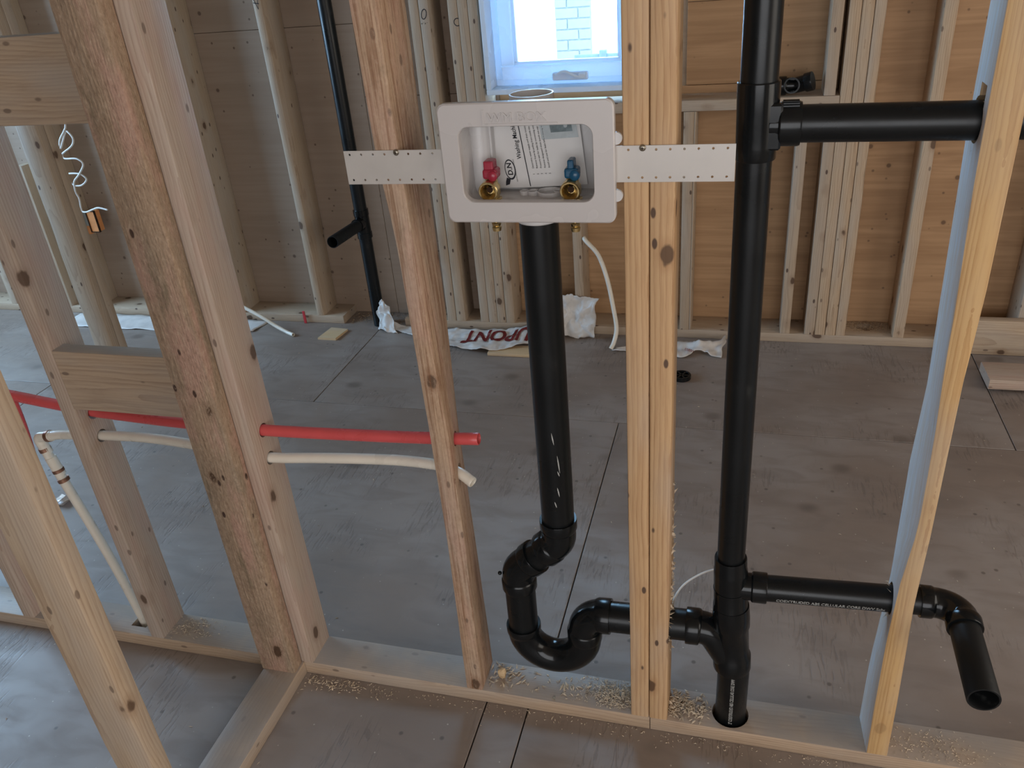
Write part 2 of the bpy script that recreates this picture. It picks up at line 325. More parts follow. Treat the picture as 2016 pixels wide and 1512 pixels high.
def lumber(name, x0, x1, y0, y1, z0, z1, mat, parent, axis='Z', r=3.0, jit=0.7, bow=(0, 0), corners=None, step=60, seed=0, wane=None):
    """eased-edge board with slight bow, edge irregularity and optional waney corner.
    corners: {'FL':tab,...} gives the absolute x of a corner against z (axis Z only)."""
    lo, hi = {'Z': (z0, z1), 'X': (x0, x1), 'Y': (y0, y1)}[axis]
    n = max(2, int((hi - lo) / step)); bm = bmesh.new(); rings = []
    rs = random.Random(seed * 77 + int(abs(x0) + abs(y0) + abs(z0)))
    ph = rs.random() * 99
    for i in range(n + 1):
        t = lo + (hi - lo) * i / n; u = i / n
        if axis == 'Z': a0, a1, b0, b1 = x0, x1, y0, y1
        elif axis == 'X': a0, a1, b0, b1 = y0, y1, z0, z1
        else: a0, a1, b0, b1 = x0, x1, z0, z1
        ba, bb = bow[0] * math.sin(PI * u), bow[1] * math.sin(PI * u)
        cs = [[a0, b0], [a1, b0], [a1, b1], [a0, b1]]
        if corners:
            for k, nm in enumerate(('FL', 'FR', 'BR', 'BL')):
                if nm in corners: cs[k][0] = lerp_tab(corners[nm], t)
        rr = [r] * 4
        if wane: rr[wane[0]] = r + max(0, wane[1] * (noise.noise(Vector((ph, t / wane[2], 0))) + wane[3]))
        loop = []
        for k in range(4):
            c = cs[k]; p = cs[k - 1]; nx = cs[(k + 1) % 4]
            d1 = Vector((p[0] - c[0], p[1] - c[1])).normalized(); d2 = Vector((nx[0] - c[0], nx[1] - c[1])).normalized()
            j = jit * noise.noise(Vector((t / 45 + ph, k * 7.1, 3)))
            q = rr[k] + j
            cc = Vector(c)
            for w1, w2 in ((1, 0), (.3, .3), (0, 1)):
                v = cc + d1 * q * w1 + d2 * q * w2
                loop.append((v.x + ba, v.y + bb))
        ring = []
        for a, b in loop:
            co = {'Z': (a, b, t), 'X': (t, a, b), 'Y': (a, t, b)}[axis]
            ring.append(bm.verts.new(co))
        rings.append(ring)
    for A, B in zip(rings, rings[1:]):
        for k in range(12): bm.faces.new((A[k], A[(k + 1) % 12], B[(k + 1) % 12], B[k]))
    bm.faces.new(rings[0][::-1]); bm.faces.new(rings[-1])
    return link(name, bm, mat, parent, smooth=40)

def frames(pts):
    pts = [Vector(p) for p in pts]; T = []
    for i in range(len(pts)):
        a = pts[max(0, i - 1)]; b = pts[min(len(pts) - 1, i + 1)]; T.append((b - a).normalized())
    up = Vector((0, -1, 0)) if abs(T[0].y) < 0.9 else Vector((0, 0, 1))
    N = (up - T[0] * up.dot(T[0])).normalized(); out = []
    for i, t in enumerate(T):
        N = (N - t * N.dot(t)).normalized(); out.append((pts[i], t, N.copy(), t.cross(N)))
    return out
def fillet(pts, rad, k=8):
    pts = [Vector(p) for p in pts]; out = [pts[0]]
    for i in range(1, len(pts) - 1):
        p, a, b = pts[i], (pts[i - 1] - pts[i]), (pts[i + 1] - pts[i])
        ang = a.angle(b); d = min(rad / math.tan(ang / 2), a.length * .48, b.length * .48)
        s, e = p + a.normalized() * d, p + b.normalized() * d
        for j in range(k + 1):
            u = j / k; out.append(s * (1 - u) ** 2 + p * 2 * u * (1 - u) + e * u * u)
    out.append(pts[-1]); return out
def spline(pts, k=6):
    P = [Vector(p) for p in pts]; P = [P[0] * 2 - P[1]] + P + [P[-1] * 2 - P[-2]]; out = []
    for i in range(1, len(P) - 2):
        for j in range(k):
            t = j / k; a, b, c, d = P[i - 1:i + 3]
            out.append(0.5 * ((2 * b) + (c - a) * t + (2 * a - 5 * b + 4 * c - d) * t * t + (-a + 3 * b - 3 * c + d) * t ** 3))
    out.append(P[-2]); return out

def lathe(path, prof, n=32, bm=None, closed=False):
    """sweep circle along path; prof = [(s, r)] with s the arc length (mm)"""
    bm = bm or bmesh.new(); fr = frames(path); cum = [0]
    for a, b in zip(fr, fr[1:]): cum.append(cum[-1] + (b[0] - a[0]).length)
    def at(s):
        s = max(0, min(cum[-1], s))
        for i in range(len(cum) - 1):
            if s <= cum[i + 1] + 1e-6:
                u = (s - cum[i]) / max(1e-6, cum[i + 1] - cum[i])
                return tuple(fr[i][k].lerp(fr[i + 1][k], u) for k in range(4))
        return fr[-1]
    rings = []
    for s, r in prof:
        c, t, N, B = at(s); N = N.normalized(); B = B.normalized()
        rings.append([bm.verts.new(c + (N * math.cos(2 * PI * k / n) + B * math.sin(2 * PI * k / n)) * r) for k in range(n)])
    for A, B in zip(rings, rings[1:]):
        for k in range(n): bm.faces.new((A[k], A[(k + 1) % n], B[(k + 1) % n], B[k]))
    if closed:
        A, B = rings[-1], rings[0]
        for k in range(n): bm.faces.new((A[k], A[(k + 1) % n], B[(k + 1) % n], B[k]))
    else:
        bm.faces.new(rings[0][::-1]); bm.faces.new(rings[-1])
    return bm
def plen(path): return sum((Vector(b) - Vector(a)).length for a, b in zip(path, path[1:]))
def tube(path, r, n=20, bm=None, step=None):
    cum = [0]
    for a, b in zip(path, path[1:]): cum.append(cum[-1] + (Vector(b) - Vector(a)).length)
    return lathe(path, [(c, r) for c in cum], n, bm)
def hollow(path, r, wall, n=28, depth=None, bm=None):
    """pipe open at its end"""
    cum = [0]
    for a, b in zip(path, path[1:]): cum.append(cum[-1] + (Vector(b) - Vector(a)).length)
    L = cum[-1]; d = L - (depth or min(L, 150))
    prof = [(c, r) for c in cum[:-1]] + [(L - 1.5, r), (L, r - 0.8), (L, r - wall + 0.4)] 
    inner = [(L - 1, r - wall)] + [(c, r - wall) for c in reversed(cum[:-1]) if c > d] + [(d, r - wall)]
    return lathe(path, prof + inner, n, bm)

def cut(o, cutters):
    """drill real holes; cutters = list of bmeshes in world mm"""
    w = world_loc(o)
    for bm in cutters:
        bmesh.ops.scale(bm, verts=bm.verts, vec=(MM,) * 3); bmesh.ops.recalc_face_normals(bm, faces=bm.faces)
        me = bpy.data.meshes.new('tmp'); bm.to_mesh(me); bm.free(); c = bpy.data.objects.new('tmp', me); COL.objects.link(c)
        c.location = o.location - w if o.parent else (0, 0, 0)
        bpy.context.view_layer.update()
        c.matrix_world = Matrix.Identity(4)
        md = o.modifiers.new('b', 'BOOLEAN'); md.operation = 'DIFFERENCE'; md.solver = 'EXACT'; md.object = c
        bpy.context.view_layer.update()
        dg = bpy.context.evaluated_depsgraph_get(); new = bpy.data.meshes.new_from_object(o.evaluated_get(dg))
        o.modifiers.clear(); old = o.data; o.data = new; bpy.data.meshes.remove(old); bpy.data.objects.remove(c)
    o.data.set_sharp_from_angle(angle=math.radians(35))
def cyl(a, b, r, n=28): return lathe([a, b], [(0, r), ((Vector(b) - Vector(a)).length, r)], n)

def text_bm(txt, size, extrude=0.3, align='LEFT', sx=1.0, shear=0.0, bold=0.0):
    cu = bpy.data.curves.new('t', 'FONT'); cu.body = txt; cu.size = size; cu.extrude = extrude; cu.align_x = align; cu.resolution_u = 3; cu.shear = shear; cu.offset = bold
    o = bpy.data.objects.new('t', cu); COL.objects.link(o); bpy.context.view_layer.update()
    me = bpy.data.meshes.new_from_object(o.evaluated_get(bpy.context.evaluated_depsgraph_get()))
    bm = bmesh.new(); bm.from_mesh(me); bpy.data.objects.remove(o); bpy.data.curves.remove(cu); bpy.data.meshes.remove(me)
    for v in bm.verts: v.co.x *= sx
    return bm
def remap(bm, f):
    for v in bm.verts: v.co = Vector(f(v.co.x, v.co.y, v.co.z))
    return bm
def ribbon(pts, w, y=None, bm=None):
    """thin pen stroke in the XZ plane facing -Y"""
    bm = bm or bmesh.new(); pts = [Vector(p) for p in pts]; L = []
    for i, p in enumerate(pts):
        t = (pts[min(i + 1, len(pts) - 1)] - pts[max(i - 1, 0)]).normalized(); nn = Vector((-t.z, 0, t.x)) * w / 2
        L.append((bm.verts.new(p + nn), bm.verts.new(p - nn)))
    for (a, b), (c, d) in zip(L, L[1:]): bm.faces.new((a, b, d, c))
    return bm

# ------------------------------------------------------------------ floor
floor = empty('floor', (0, 0, 0), kind='structure')
def sheet(x0, x1, y0, y1):
    g = 1.6
    o = link('plywood_sheet', boxbm(x0 + g, x1 - g, y0 + g, y1 - g, -18, 0, 1.2), M['floor'], floor, origin=((x0 + x1) / 2, (y0 + y1) / 2, 0))
    return o
link('joist_gap', boxbm(-4700, 3100, -4300, 2120, -60, -19), M['hole'], floor)
for y0, y1, xs in ((1240, 2100, (-4600, -3882, -1444, 994, 3000)), (21, 1240, (-4600, -2688, -250, 1500, 3000)),
                   (-1200, 21, (-4600, -2808, -370, -272, 1300, 3000)), (-2420, -1200, (-4600, -1500, 900, 3000)), (-4250, -2420, (-4600, -2500, 0, 3000))):
    for a, b in zip(xs, xs[1:]): sheet(a, b, y0, y1)

# ------------------------------------------------------------------ back wall (exterior wall framing)
wb = empty('wall_back', (0, 1939, 0), kind='structure')
YF, YB = 1939, 2079
def panel(x0, x1, z0, z1, mat): link('sheathing_panel', boxbm(x0 + 1, x1 - 1, YB, YB + 12, z0 + 1, z1 - 1, 1), M[mat], wb, origin=((x0 + x1) / 2, YB, (z0 + z1) / 2))
panel(-4600, -3200, 0, 1268, 'sheathL'); panel(-3200, -1420, 0, 1268, 'sheathL'); panel(-1420, -835, 0, 985, 'sheathL')
panel(-4600, -3200, 1268, 2440, 'sheathL'); panel(-3200, -1420, 1268, 2440, 'sheathL'); panel(-1420, -835, 985, 2440, 'sheathL')
panel(-835, 410, 0, 983, 'sheath'); panel(-105, 410, 983, 1268, 'sheath'); panel(-105, 410, 1268, 2440, 'sheath'); panel(-835, -105, 2255, 2440, 'sheath')
panel(410, 1250, 0, 1268, 'sheath'); panel(410, 1250, 1268, 2440, 'sheath'); panel(1250, 3000, 0, 1268, 'sheath'); panel(1250, 3000, 1268, 2440, 'sheath')
for a in ((-4600, -835, 0, 2440), (-240, 3000, 0, 2440), (-835, -240, 0, 985), (-835, -240, 2260, 2440)):
    link('light_leak_backing', boxbm(a[0], a[1], YB + 13, YB + 16, a[2], a[3]), M['shell'], wb)  # unseen backing added to stop daylight leaking through the sheathing joints
lumber('bottom_plate', -4600, -1640, YF, YB, 0, 38, M['farX'], wb, 'X', step=200)
bp2 = lumber('bottom_plate', -1330, 2980, YF, YB, 0, 38, M['farX'], wb, 'X', step=150)
cut(bp2, [cyl((627, 2026, 20), (627, 2026, 60), 34)])
link('hole_bottom', boxbm(590, 664, 1990, 2062, 5, 19), M['osb'], wb)
lumber('top_plate', -4600, 2980, YF, YB, 2400, 2438, M['farX'], wb, 'X', step=400)
def fstud(x, z0=38, z1=2399, w=38, mat='farZ', **k):
    return lumber('stud', x, x + w, YF, YB - 1, z0, z1, M[mat], wb, 'Z', step=90, seed=int(x), **k)
for x in (-3950, -3560, -3040, -2196): fstud(x)
fstud(-3209, 38, 756)
fstud(-1774, wane=(1, 16, 260, 0.5), bow=(8, 0), r=5)
A1 = fstud(-1118, corners={'FL': [(38, -1122), (1340, -1118)], 'FR': [(38, -1081), (1340, -1081)]})
A2 = fstud(-1079, corners={'FL': [(38, -1079), (1340, -1079)], 'FR': [(38, -1036), (1340, -1040)]})
fstud(-966, wane=(0, 14, 120, -0.1)); fstud(-927); fstud(-888, w=38)
fstud(-848, 38, 914)
fstud(-535, 38, 914); fstud(-100, 38, 914); fstud(-62, 38, 914, w=8); s1 = fstud(298, 38, 914)
fstud(376, 955, 2399, mat='farZ')
fstud(391, 38, 914)
fstud(430, mat='spruceZ'); fstud(469.5, mat='spruceZ'); fstud(509, w=36, mat='spruceZ', wane=(1, 26, 150, 0.25)); fstud(717, w=40, mat='spruceZ'); fstud(1134); fstud(1560); fstud(1980)
lumber('window_sill_plate', -848, 429, YF, YB - 1, 915, 954, M['farX'], wb, 'X', step=150)
fstud(-238, 955, 2250); lumber('header', -848, 429, YF, YB - 1, 2252, 2399, M['farX'], wb, 'X', step=300)
# carpenter's ink marks on the far studs
def inkmark(strokes, w=3.2):
    bm = bmesh.new()
    for s in strokes: ribbon([(x, YF - 0.6, z) for x, z in s], w, bm=bm)
    link('ink_mark', bm, M['ink'], wb)
inkmark([[(-1060 + 10 * math.cos(a) + 3 * math.sin(a), 1296 + 17 * math.sin(a)) for a in [i * PI / 8 for i in range(17)]]])
inkmark([[(-1074 + i * 7 + (i % 2) * 2, 1262 + (i % 2) * 5), (-1071 + i * 7, 1266)] for i in range(4)], 2.5)
inkmark([[(-932 + 13 * math.cos(a), 1262 + 13 * math.sin(a)) for a in [PI * .35 + i * PI * 1.3 / 10 for i in range(11)]]])
inkmark([[(-1762, 1398), (-1745, 1352), (-1741, 1385)], [(-1762, 1376), (-1738, 1372)]], 3)

# window: jamb box, sash, pane, crank
win = empty('window_1', (-530, 1925, 960), kind='structure')
def frame_ring(x0, x1, z0, z1, t, y0, y1, bev=2):
    bm = bmesh.new()
    for a in ((x0, x1, z0, z0 + t), (x0, x1, z1 - t, z1), (x0, x0 + t, z0 + t, z1 - t), (x1 - t, x1, z0 + t, z1 - t)):
        boxbm(a[0], a[1], y0, y1, a[2], a[3], bev, bm)
    return bm
WX0, WX1, WZ0, WZ1 = -838, -240, 1000, 2240
link('jamb_extension', frame_ring(WX0, WX1, WZ0, WZ1, 19, 1922, 2078), M['vinyl'], win)
link('window_frame', frame_ring(WX0 + 20, WX1 - 20, WZ0 + 20, WZ1 - 20, 24, 2000, 2075), M['vinyl'], win)
sash = link('sash', frame_ring(-792, -282, 1040, 2196, 52, 1986, 2030, 4), M['vinyl'], win)
link('glazing_bead', frame_ring(-741, -333, 1091, 2145, 14, 1994, 2020, 3), M['vinyl'], sash)
link('pane', boxbm(-730, -344, 2006, 2009, 1102, 2134), M['glass'], sash)
bm = boxbm(-590, -455, 1966, 1992, 1036, 1064, 5, seg=2)
crank = link('crank_housing', bm, M['vinyl'], win)
bm = lathe(spline([(-575, 1962, 1058), (-540, 1955, 1070), (-500, 1954, 1052), (-478, 1957, 1048)]), [(i * 5, 5.5) for i in range(22)], 10)
link('crank_handle', bm, M['vinyl'], crank)
link('crank_knob', boxbm(-488, -462, 1950, 1968, 1042, 1062, 4), M['vinyl'], crank)

# ------------------------------------------------------------------ rest of the building shell (only the left wall has an opening)
sh = empty('ceiling', (0, 0, 2440), kind='structure')
link('ceiling_panel', boxbm(-4600, 3000, -4250, 2100, 2440, 2460), M['shell'], sh)
for i in range(12): link('joist', boxbm(-4200 + i * 610, -4162 + i * 610, -4250, 2078, 2640, 2700), M['shell'], sh)
for nm, parts_ in (('wall_left', [(-4620, -4600, -4250, 2100, 0, 700), (-4620, -4600, -4250, 100, 700, 2440), (-4620, -4600, 1800, 2100, 700, 2440), (-4620, -4600, 100, 1800, 2150, 2440), (-4620, -4600, 100, 1800, 700, 850)]),
                   ('wall_right', [(3000, 3020, -4250, 2100, 0, 2440)]),
                   ('wall_front', [(-4600, 3000, -4270, -4250, 0, 2440)])):
    w = empty(nm, (parts_[0][0], parts_[0][2], 0), kind='structure')
    for a in parts_: link('wall_panel', boxbm(*a), M['shell'], w)

# ------------------------------------------------------------------ partition wall in front
pw = empty('stud_wall', (0, 0, 0), 'open partition wall of pale wooden studs on a bottom plate across the foreground', 'stud wall')
pl1 = lumber('bottom_plate', -3400, 1.2, 0, 89, 0, 38, M['plateX'], pw, 'X', step=60, jit=1.0)
pl2 = lumber('bottom_plate', 2.8, 2400, 0, 89, 0, 38, M['plateX'], pw, 'X', step=60, jit=1.0)
lumber('top_plate', -3400, 2400, 0, 89, 2400, 2438, M['plateX'], pw, 'X', step=400)
def stud(x, w=38, mat='spruceZ', label=None, y0=0, y1=89, parent=None, **k):
    o = lumber('stud', x, x + w, y0, y1, 38.2, 2399, M[mat], parent or pw, 'Z', step=50, seed=int(x), **k)
    if label: o['label'] = label
    return o
L3 = stud(-1672, mat='paleZ')
L2 = stud(-1265, mat='paleZ')
M1 = stud(-842, mat='paleZ', jit=1.0)
S2 = stud(-414, mat='reddish', label='rough, slightly twisted stud with a reddish saw-marked edge', jit=1.4,
          corners={'FL': [(38, -414), (476, -408), (743, -411), (1102, -419), (1253, -431), (1480, -435)],
                   'FR': [(38, -376), (428, -370), (678, -371), (953, -383), (1252, -391), (1480, -392)],
                   'BR': [(38, -377), (420, -381), (701, -386), (953, -380), (1238, -382), (1461, -381)],
                   'BL': [(38, -415), (700, -424), (1480, -424)]})
C1 = stud(-38.6, w=38, mat='golden')
C2 = stud(0.6, w=37.6, mat='golden', wane=(2, 8, 120, 0.2))
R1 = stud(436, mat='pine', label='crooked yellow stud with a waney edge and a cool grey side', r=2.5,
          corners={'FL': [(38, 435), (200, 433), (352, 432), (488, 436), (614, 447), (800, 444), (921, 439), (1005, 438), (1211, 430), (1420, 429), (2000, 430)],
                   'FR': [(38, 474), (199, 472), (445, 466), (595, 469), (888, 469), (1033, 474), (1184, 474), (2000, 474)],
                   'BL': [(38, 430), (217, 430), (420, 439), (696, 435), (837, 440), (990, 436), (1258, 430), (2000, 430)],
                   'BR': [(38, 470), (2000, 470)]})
b1 = lumber('blocking', -1226.5, -842.5, 0.5, 38, 718, 859, M['plateX'], pw, 'X', step=60)
b2 = lumber('blocking', -1226.5, -842.5, 0.5, 38, 1310, 1454, M['plateX'], pw, 'X', step=60)
b3 = lumber('blocking', -1633, -1266, 0.5, 38, 1330, 1470, M['plateX'], pw, 'X', step=60)
# drilled holes
cut(L2, [cyl((-1290, 45, 688), (-1200, 45, 684), 16), cyl((-1290, 45, 624), (-1200, 45, 624), 15)])
cut(M1, [cyl((-870, 45, 674), (-790, 45, 674), 15), cyl((-870, 45, 607), (-790, 45, 604), 15)])
cut(S2, [cyl((-450, 45, 687), (-350, 45, 692), 15), cyl((-450, 45, 628), (-350, 40, 616), 14)])
cut(C1, [cyl((-60, 45, 275), (20, 45, 277), 36)]); cut(C2, [cyl((-20, 45, 275), (60, 45, 278), 38)])
cut(R1, [cyl((400, 45, 1271), (500, 45, 1269), 31), cyl((400, 45, 412), (500, 45, 415), 30), boxbm(420, 446, 20, 52, 1290, 1318)])
cut(pl2, [cyl((168, 45, -20), (168, 45, 60), 38)])
cut(pl1, [boxbm(-1345, -1300, 25, 75, -10, 60)])

# perpendicular wall running towards the viewer
qw = empty('stud_wall', (-872, -400, 0), 'stub wall of rough studs running towards the viewer at left', 'stud wall')
lumber('bottom_plate', -918, -828, -2600, -0.8, 0, 38, M['plateY'], qw, 'Y', step=80, jit=1.5)
Eo = stud(-922, w=89, mat='rough', y0=-38.5, y1=-0.8, parent=qw, r=4, jit=2.0, label='rough-sawn pinkish brown stud turned flat against the wall')
Po = lumber('stud', -922, -833, -472, -434, 38.2, 2399, M['spruceZ'], qw, 'Z', step=40, r=3, jit=1.2, wane=(0, 10, 160, 0.0), seed=5)
lumber('stud', -922, -833, -1500, -1462, 38.2, 2399, M['paleZ'], qw, 'Z', seed=6)
lumber('top_plate', -918, -828, -2600, -0.8, 2400, 2438, M['plateY'], qw, 'Y', step=400)

# free-standing built-up post deeper in the room
po = empty('built_up_post', (-2290, 1220, 0), 'doubled greyish stud post standing in the room far left', 'post')
lumber('stud', -2340, -2251, 1181, 1218.6, 0.5, 2439, M['farZ'], po, 'Z', seed=1, wane=(0, 14, 200, 0.1))
lumber('stud', -2338, -2250, 1219.4, 1257, 0.5, 2439, M['farZ'], po, 'Z', seed=2)

# ------------------------------------------------------------------ drain pipework (one glued assembly)
dr = empty('drain_pipework', (168, 45, 0), 'black plastic drain pipework with a tall stack, a U-shaped trap and side branches', 'drain pipe')
Y = 45
def part(name, bm, mat='abs', parent=None, sm=35): return link(name, bm, M[mat], parent or dr, smooth=sm)
# standpipe and trap
part('standpipe', tube([(-183, Y, 1158), (-184, Y, 495)], 32.2, 40))
def fitting(path, hubs, r, hr, hl=26, n=36, lip=2.0, both=True):
    """fitting body of radius r with hubs (radius hr) at listed ends"""
    L = plen(path); prof = []
    s = 0
    if 'a' in hubs: prof += [(0, hr - 3), (0, hr - lip * .3), (1.5, hr), (hl - 3, hr), (hl, hr - 1.2), (hl + 2, r)]; s = hl + 2
    else: prof += [(0, r)]
    e = L - hl - 2 if 'b' in hubs else L
    k = max(2, int((e - s) / 6))
    prof += [(s + (e - s) * i / k, r) for i in range(1, k + 1)]
    if 'b' in hubs: prof += [(L - hl, hr - 1.2), (L - hl + 3, hr), (L - 1.5, hr), (L, hr - lip * .3), (L, hr - 3)]
    return lathe(path, prof, n)
B1, B2 = Vector((-184, Y, 466)), Vector((-277, Y, 377))
dv = (B2 - B1).normalized()
part('elbow_fitting', fitting(fillet([(-184, Y, 521), B1, B1 + dv * 44], 34), 'ab', 34.5, 37.2, 24), 'absfit')
part('pipe', tube([B1 + dv * 30, B2 - dv * 30], 32.2, 36))
e2 = part('elbow_fitting', fitting(fillet([B2 - dv * 58, B2, B2 - Vector((0, 0, 48))], 34), 'ab', 34.5, 37.2, 24), 'absfit')
bm = bmesh.new(); bmesh.ops.create_icosphere(bm, subdivisions=2, radius=4.5); bmesh.ops.translate(bm, verts=bm.verts, vec=(-313, 30, 372)); link('mould_nub', bm, M['absfit'], e2, smooth=60)
part('pipe', tube([(-277, Y, 340), (-277, Y, 200)], 32.2, 36))
U = [Vector((-277, Y, 222)), Vector((-277, Y, 205))] + [Vector((-209.5 - 67.5 * math.cos(a), Y, 205 - 67.5 * math.sin(a))) for a in [PI * i / 20 for i in range(1, 20)]] + [Vector((-142, Y, 205)), Vector((-142, Y, 216))]
part('trap_bend', fitting(U, 'a', 35.5, 37.6, 18), 'absfit')
part('trap_elbow', fitting([Vector((-142, Y, 205)), Vector((-142, Y, 226)), Vector((-142, Y, 232))] + [Vector((-100 - 42 * math.cos(a), Y, 232 + 42 * math.sin(a))) for a in [PI / 2 * i / 10 for i in range(1, 11)]] + [Vector((-84, Y, 274.5))], 'ab', 34, 37.2, 26), 'absfit')
part('trap_arm', tube([(-96, Y, 274), (86, Y, 279.5)], 32.0, 36))
# the wye and stack
wy = part('wye_fitting', lathe([(164.5, Y, 183), (155, Y, 352)], [(0, 34), (0, 37.3), (2, 37.8), (34, 37.8), (38, 35), (60, 34), (110, 33.5), (116, 36), (140, 36.2), (158, 35.4), (168, 34.6), (169.2, 30)], 40), 'absfit')
wb_path = fillet([(70, Y, 278.5), (118, Y, 279), (160, Y, 205)], 55, 12)
link('branch_hub', fitting(wb_path, 'a', 33, 37.2, 27), M['absfit'], wy, smooth=35)
part('stack_pipe', hollow([(168.5, Y, 200), (168, Y, -45)], 31.8, 4, 40))
lt = part('tee_fitting', lathe([(154.5, Y, 345), (149, Y, 470)], [(0, 30), (0, 33.4), (8, 33.6), (12, 32.4), (86, 32.2), (96, 31.6), (99, 30.6), (122, 30.4), (125.1, 29.5), (125.1, 26)], 40), 'absfit')
lb = [(150, Y, 401), (219, Y, 402)]
link('branch_hub', lathe(lb, [(0, 26.5), (40, 26.5), (41, 28), (43, 29.8), (67, 30), (69, 29), (69, 25)], 36), M['absfit'], lt, smooth=35)
link('moulded_ring', lathe([(152.6, Y, 391), (152.4, Y, 395)], [(0, 32), (0, 33.2), (4, 33.2), (4, 32)], 40), M['absfit'], lt, smooth=35)
part('stack_pipe', tube([(149.5, Y, 455), (146.5, Y, 1240)], 25.6, 36))
part('stack_pipe', tube([(147, Y, 1310), (146, Y, 2395)], 26, 36))
ut = part('tee_fitting', lathe([(148, Y, 1222), (147, Y, 1331)], [(0, 24), (0, 27.6), (1.5, 28.6), (20, 28.8), (60, 29.2), (96, 29.8), (107.5, 29.8), (109, 28.6), (109, 24)], 44), 'absfit')
link('branch_hub', lathe([(150, Y, 1271), (207, Y, 1271)], [(0, 22), (26, 25.5), (27, 29), (29, 30.6), (54, 30.8), (57, 29.8), (57, 24)], 40), M['absfit'], ut, smooth=35)
for dz in (-18, 18):
    link('mould_rib', boxbm(160, 181, Y - 24, Y - 14, 1271 + dz - 14, 1271 + dz + 14, 3), M['absfit'], ut)
for k in range(7):
    a = math.radians(60 + k * 10)
    link('grip_rib', boxbm(181, 203, Y - 31.5 * math.cos(a) - 1, Y - 31.5 * math.cos(a) + 1, 1271 + 31.5 * math.sin(a) - 1.2, 1271 + 31.5 * math.sin(a) + 1.2, .3), M['absfit'], ut)
part('branch_pipe', tube([(196, Y, 1271), (1500, Y, 1262)], 26, 40))
part('branch_pipe', tube([(212, Y, 402.3), (492, Y, 415)], 25.4, 40))
el = [Vector((484, Y, 414.5)), Vector((512, Y, 415))] + [Vector((512 + 38 * math.sin(a), Y - 38 + 38 * math.cos(a), 414.5)) for a in [PI / 2 * i / 10 for i in range(1, 11)]] + [Vector((550, -12, 412))]
part('elbow_fitting', fitting(el, 'ab', 27.4, 30, 22), 'absfit')
part('stub_pipe', hollow([(550, 10, 412), (550, -161, 408)], 25.4, 3.8, 40, 140), 'absdull')
# printing on the pipes
bm = text_bm('COEXTRUDED ABS CELLULAR CORE DWV Sched 40', 11.5, 0.1, sx=0.78, bold=0.12)
def wrapx(x, y, z):
    a = math.radians(-25) + y / 25.6; X = 236 + x
    return (X, Y - (25.65 + z) * math.cos(a), 403.4 + (X - 236) * .0454 + (25.65 + z) * math.sin(a))
for v in [v for v in bm.verts if v.co.x > 190]: bm.verts.remove(v)
remap(bm, wrapx); link('pipe_lettering', bm, M['print'], dr)
bm = text_bm('2" COEXTRUDED ABS CELLULAR CORE DWV', 10, 0.1, sx=0.66, bold=0.15)
def wrapz(x, y, z):
    a = math.radians(3) - (-y) / 32.0
    return (168.3 - 32.1 * math.sin(-a) , Y - 32.1 * math.cos(a), 42 + x)
remap(bm, lambda x, y, z: (168.3 + (32.05 + z) * math.sin(math.radians(6) - y / 32), Y - (32.05 + z) * math.cos(math.radians(6) - y / 32), 42 + x))
for v in [v for v in bm.verts if v.co.z > 176]: bm.verts.remove(v)
link('pipe_lettering', bm, M['print'], dr)
# scuffs on the standpipe
for zz, aa, ll in ((740, 12, 26), (690, 26, 40), (618, 20, 22), (585, 8, 14), (655, 24, 12)):
    a = math.radians(aa); bm = bmesh.new()
    vs = []
    for k in range(5):
        u = k / 4; a2 = a - .03 + .10 * u; w = .035 * math.sin(PI * (u * .9 + .05))
        vs.append([bm.verts.new((-183.6 + 32.5 * math.sin(a2 + s * w), Y - 32.5 * math.cos(a2 + s * w), zz - ll * u)) for s in (-1, 1)])
    for p_, q_ in zip(vs, vs[1:]): bm.faces.new((p_[0], p_[1], q_[1], q_[0]))
    link('scuff_mark', bm, M['print'], dr)

# drain riser at the back wall
fr_ = empty('drain_riser', (-1462, 1950, 0), 'black vertical drain pipe with a short open side stub by the far wall', 'drain pipe')
link('riser_pipe', tube([(-1462, 1950, 0), (-1466, 1950, 2395)], 28, 28), M['abs'], fr_, smooth=35)
link('tee_fitting', lathe([(-1462, 1950, 420), (-1463, 1950, 545)], [(0, 29), (0, 33), (24, 33), (26, 31), (99, 31), (101, 33), (125, 33), (125, 29)], 28), M['absfit'], fr_, smooth=35)
link('stub_pipe', hollow([(-1463, 1945, 487), (-1464, 1660, 500)], 25, 3.5, 28, 120), M['absdull'], fr_, smooth=35)
link('branch_hub', lathe([(-1463, 1930, 488), (-1463, 1892, 490)], [(0, 26), (8, 26), (10, 29), (38, 29), (38, 26)], 28), M['absfit'], fr_, smooth=35)
# loose elbow on the sill plate
el_ = empty('pipe_elbow', (285, 1990, 954), 'loose black pipe elbow lying on the framing ledge behind the stack', 'pipe fitting')
link('elbow_body', fitting(fillet([(225, 1975, 987), (280, 1975, 987), (338, 1958, 1003)], 20), 'ab', 27, 32, 26), M['absfit'], el_, smooth=35)
link('side_socket', lathe([(272, 1975, 988), (268, 1932, 994)], [(0, 24), (20, 24), (21, 27), (45, 27), (45, 22), (20, 21)], 28), M['absfit'], el_, smooth=35)

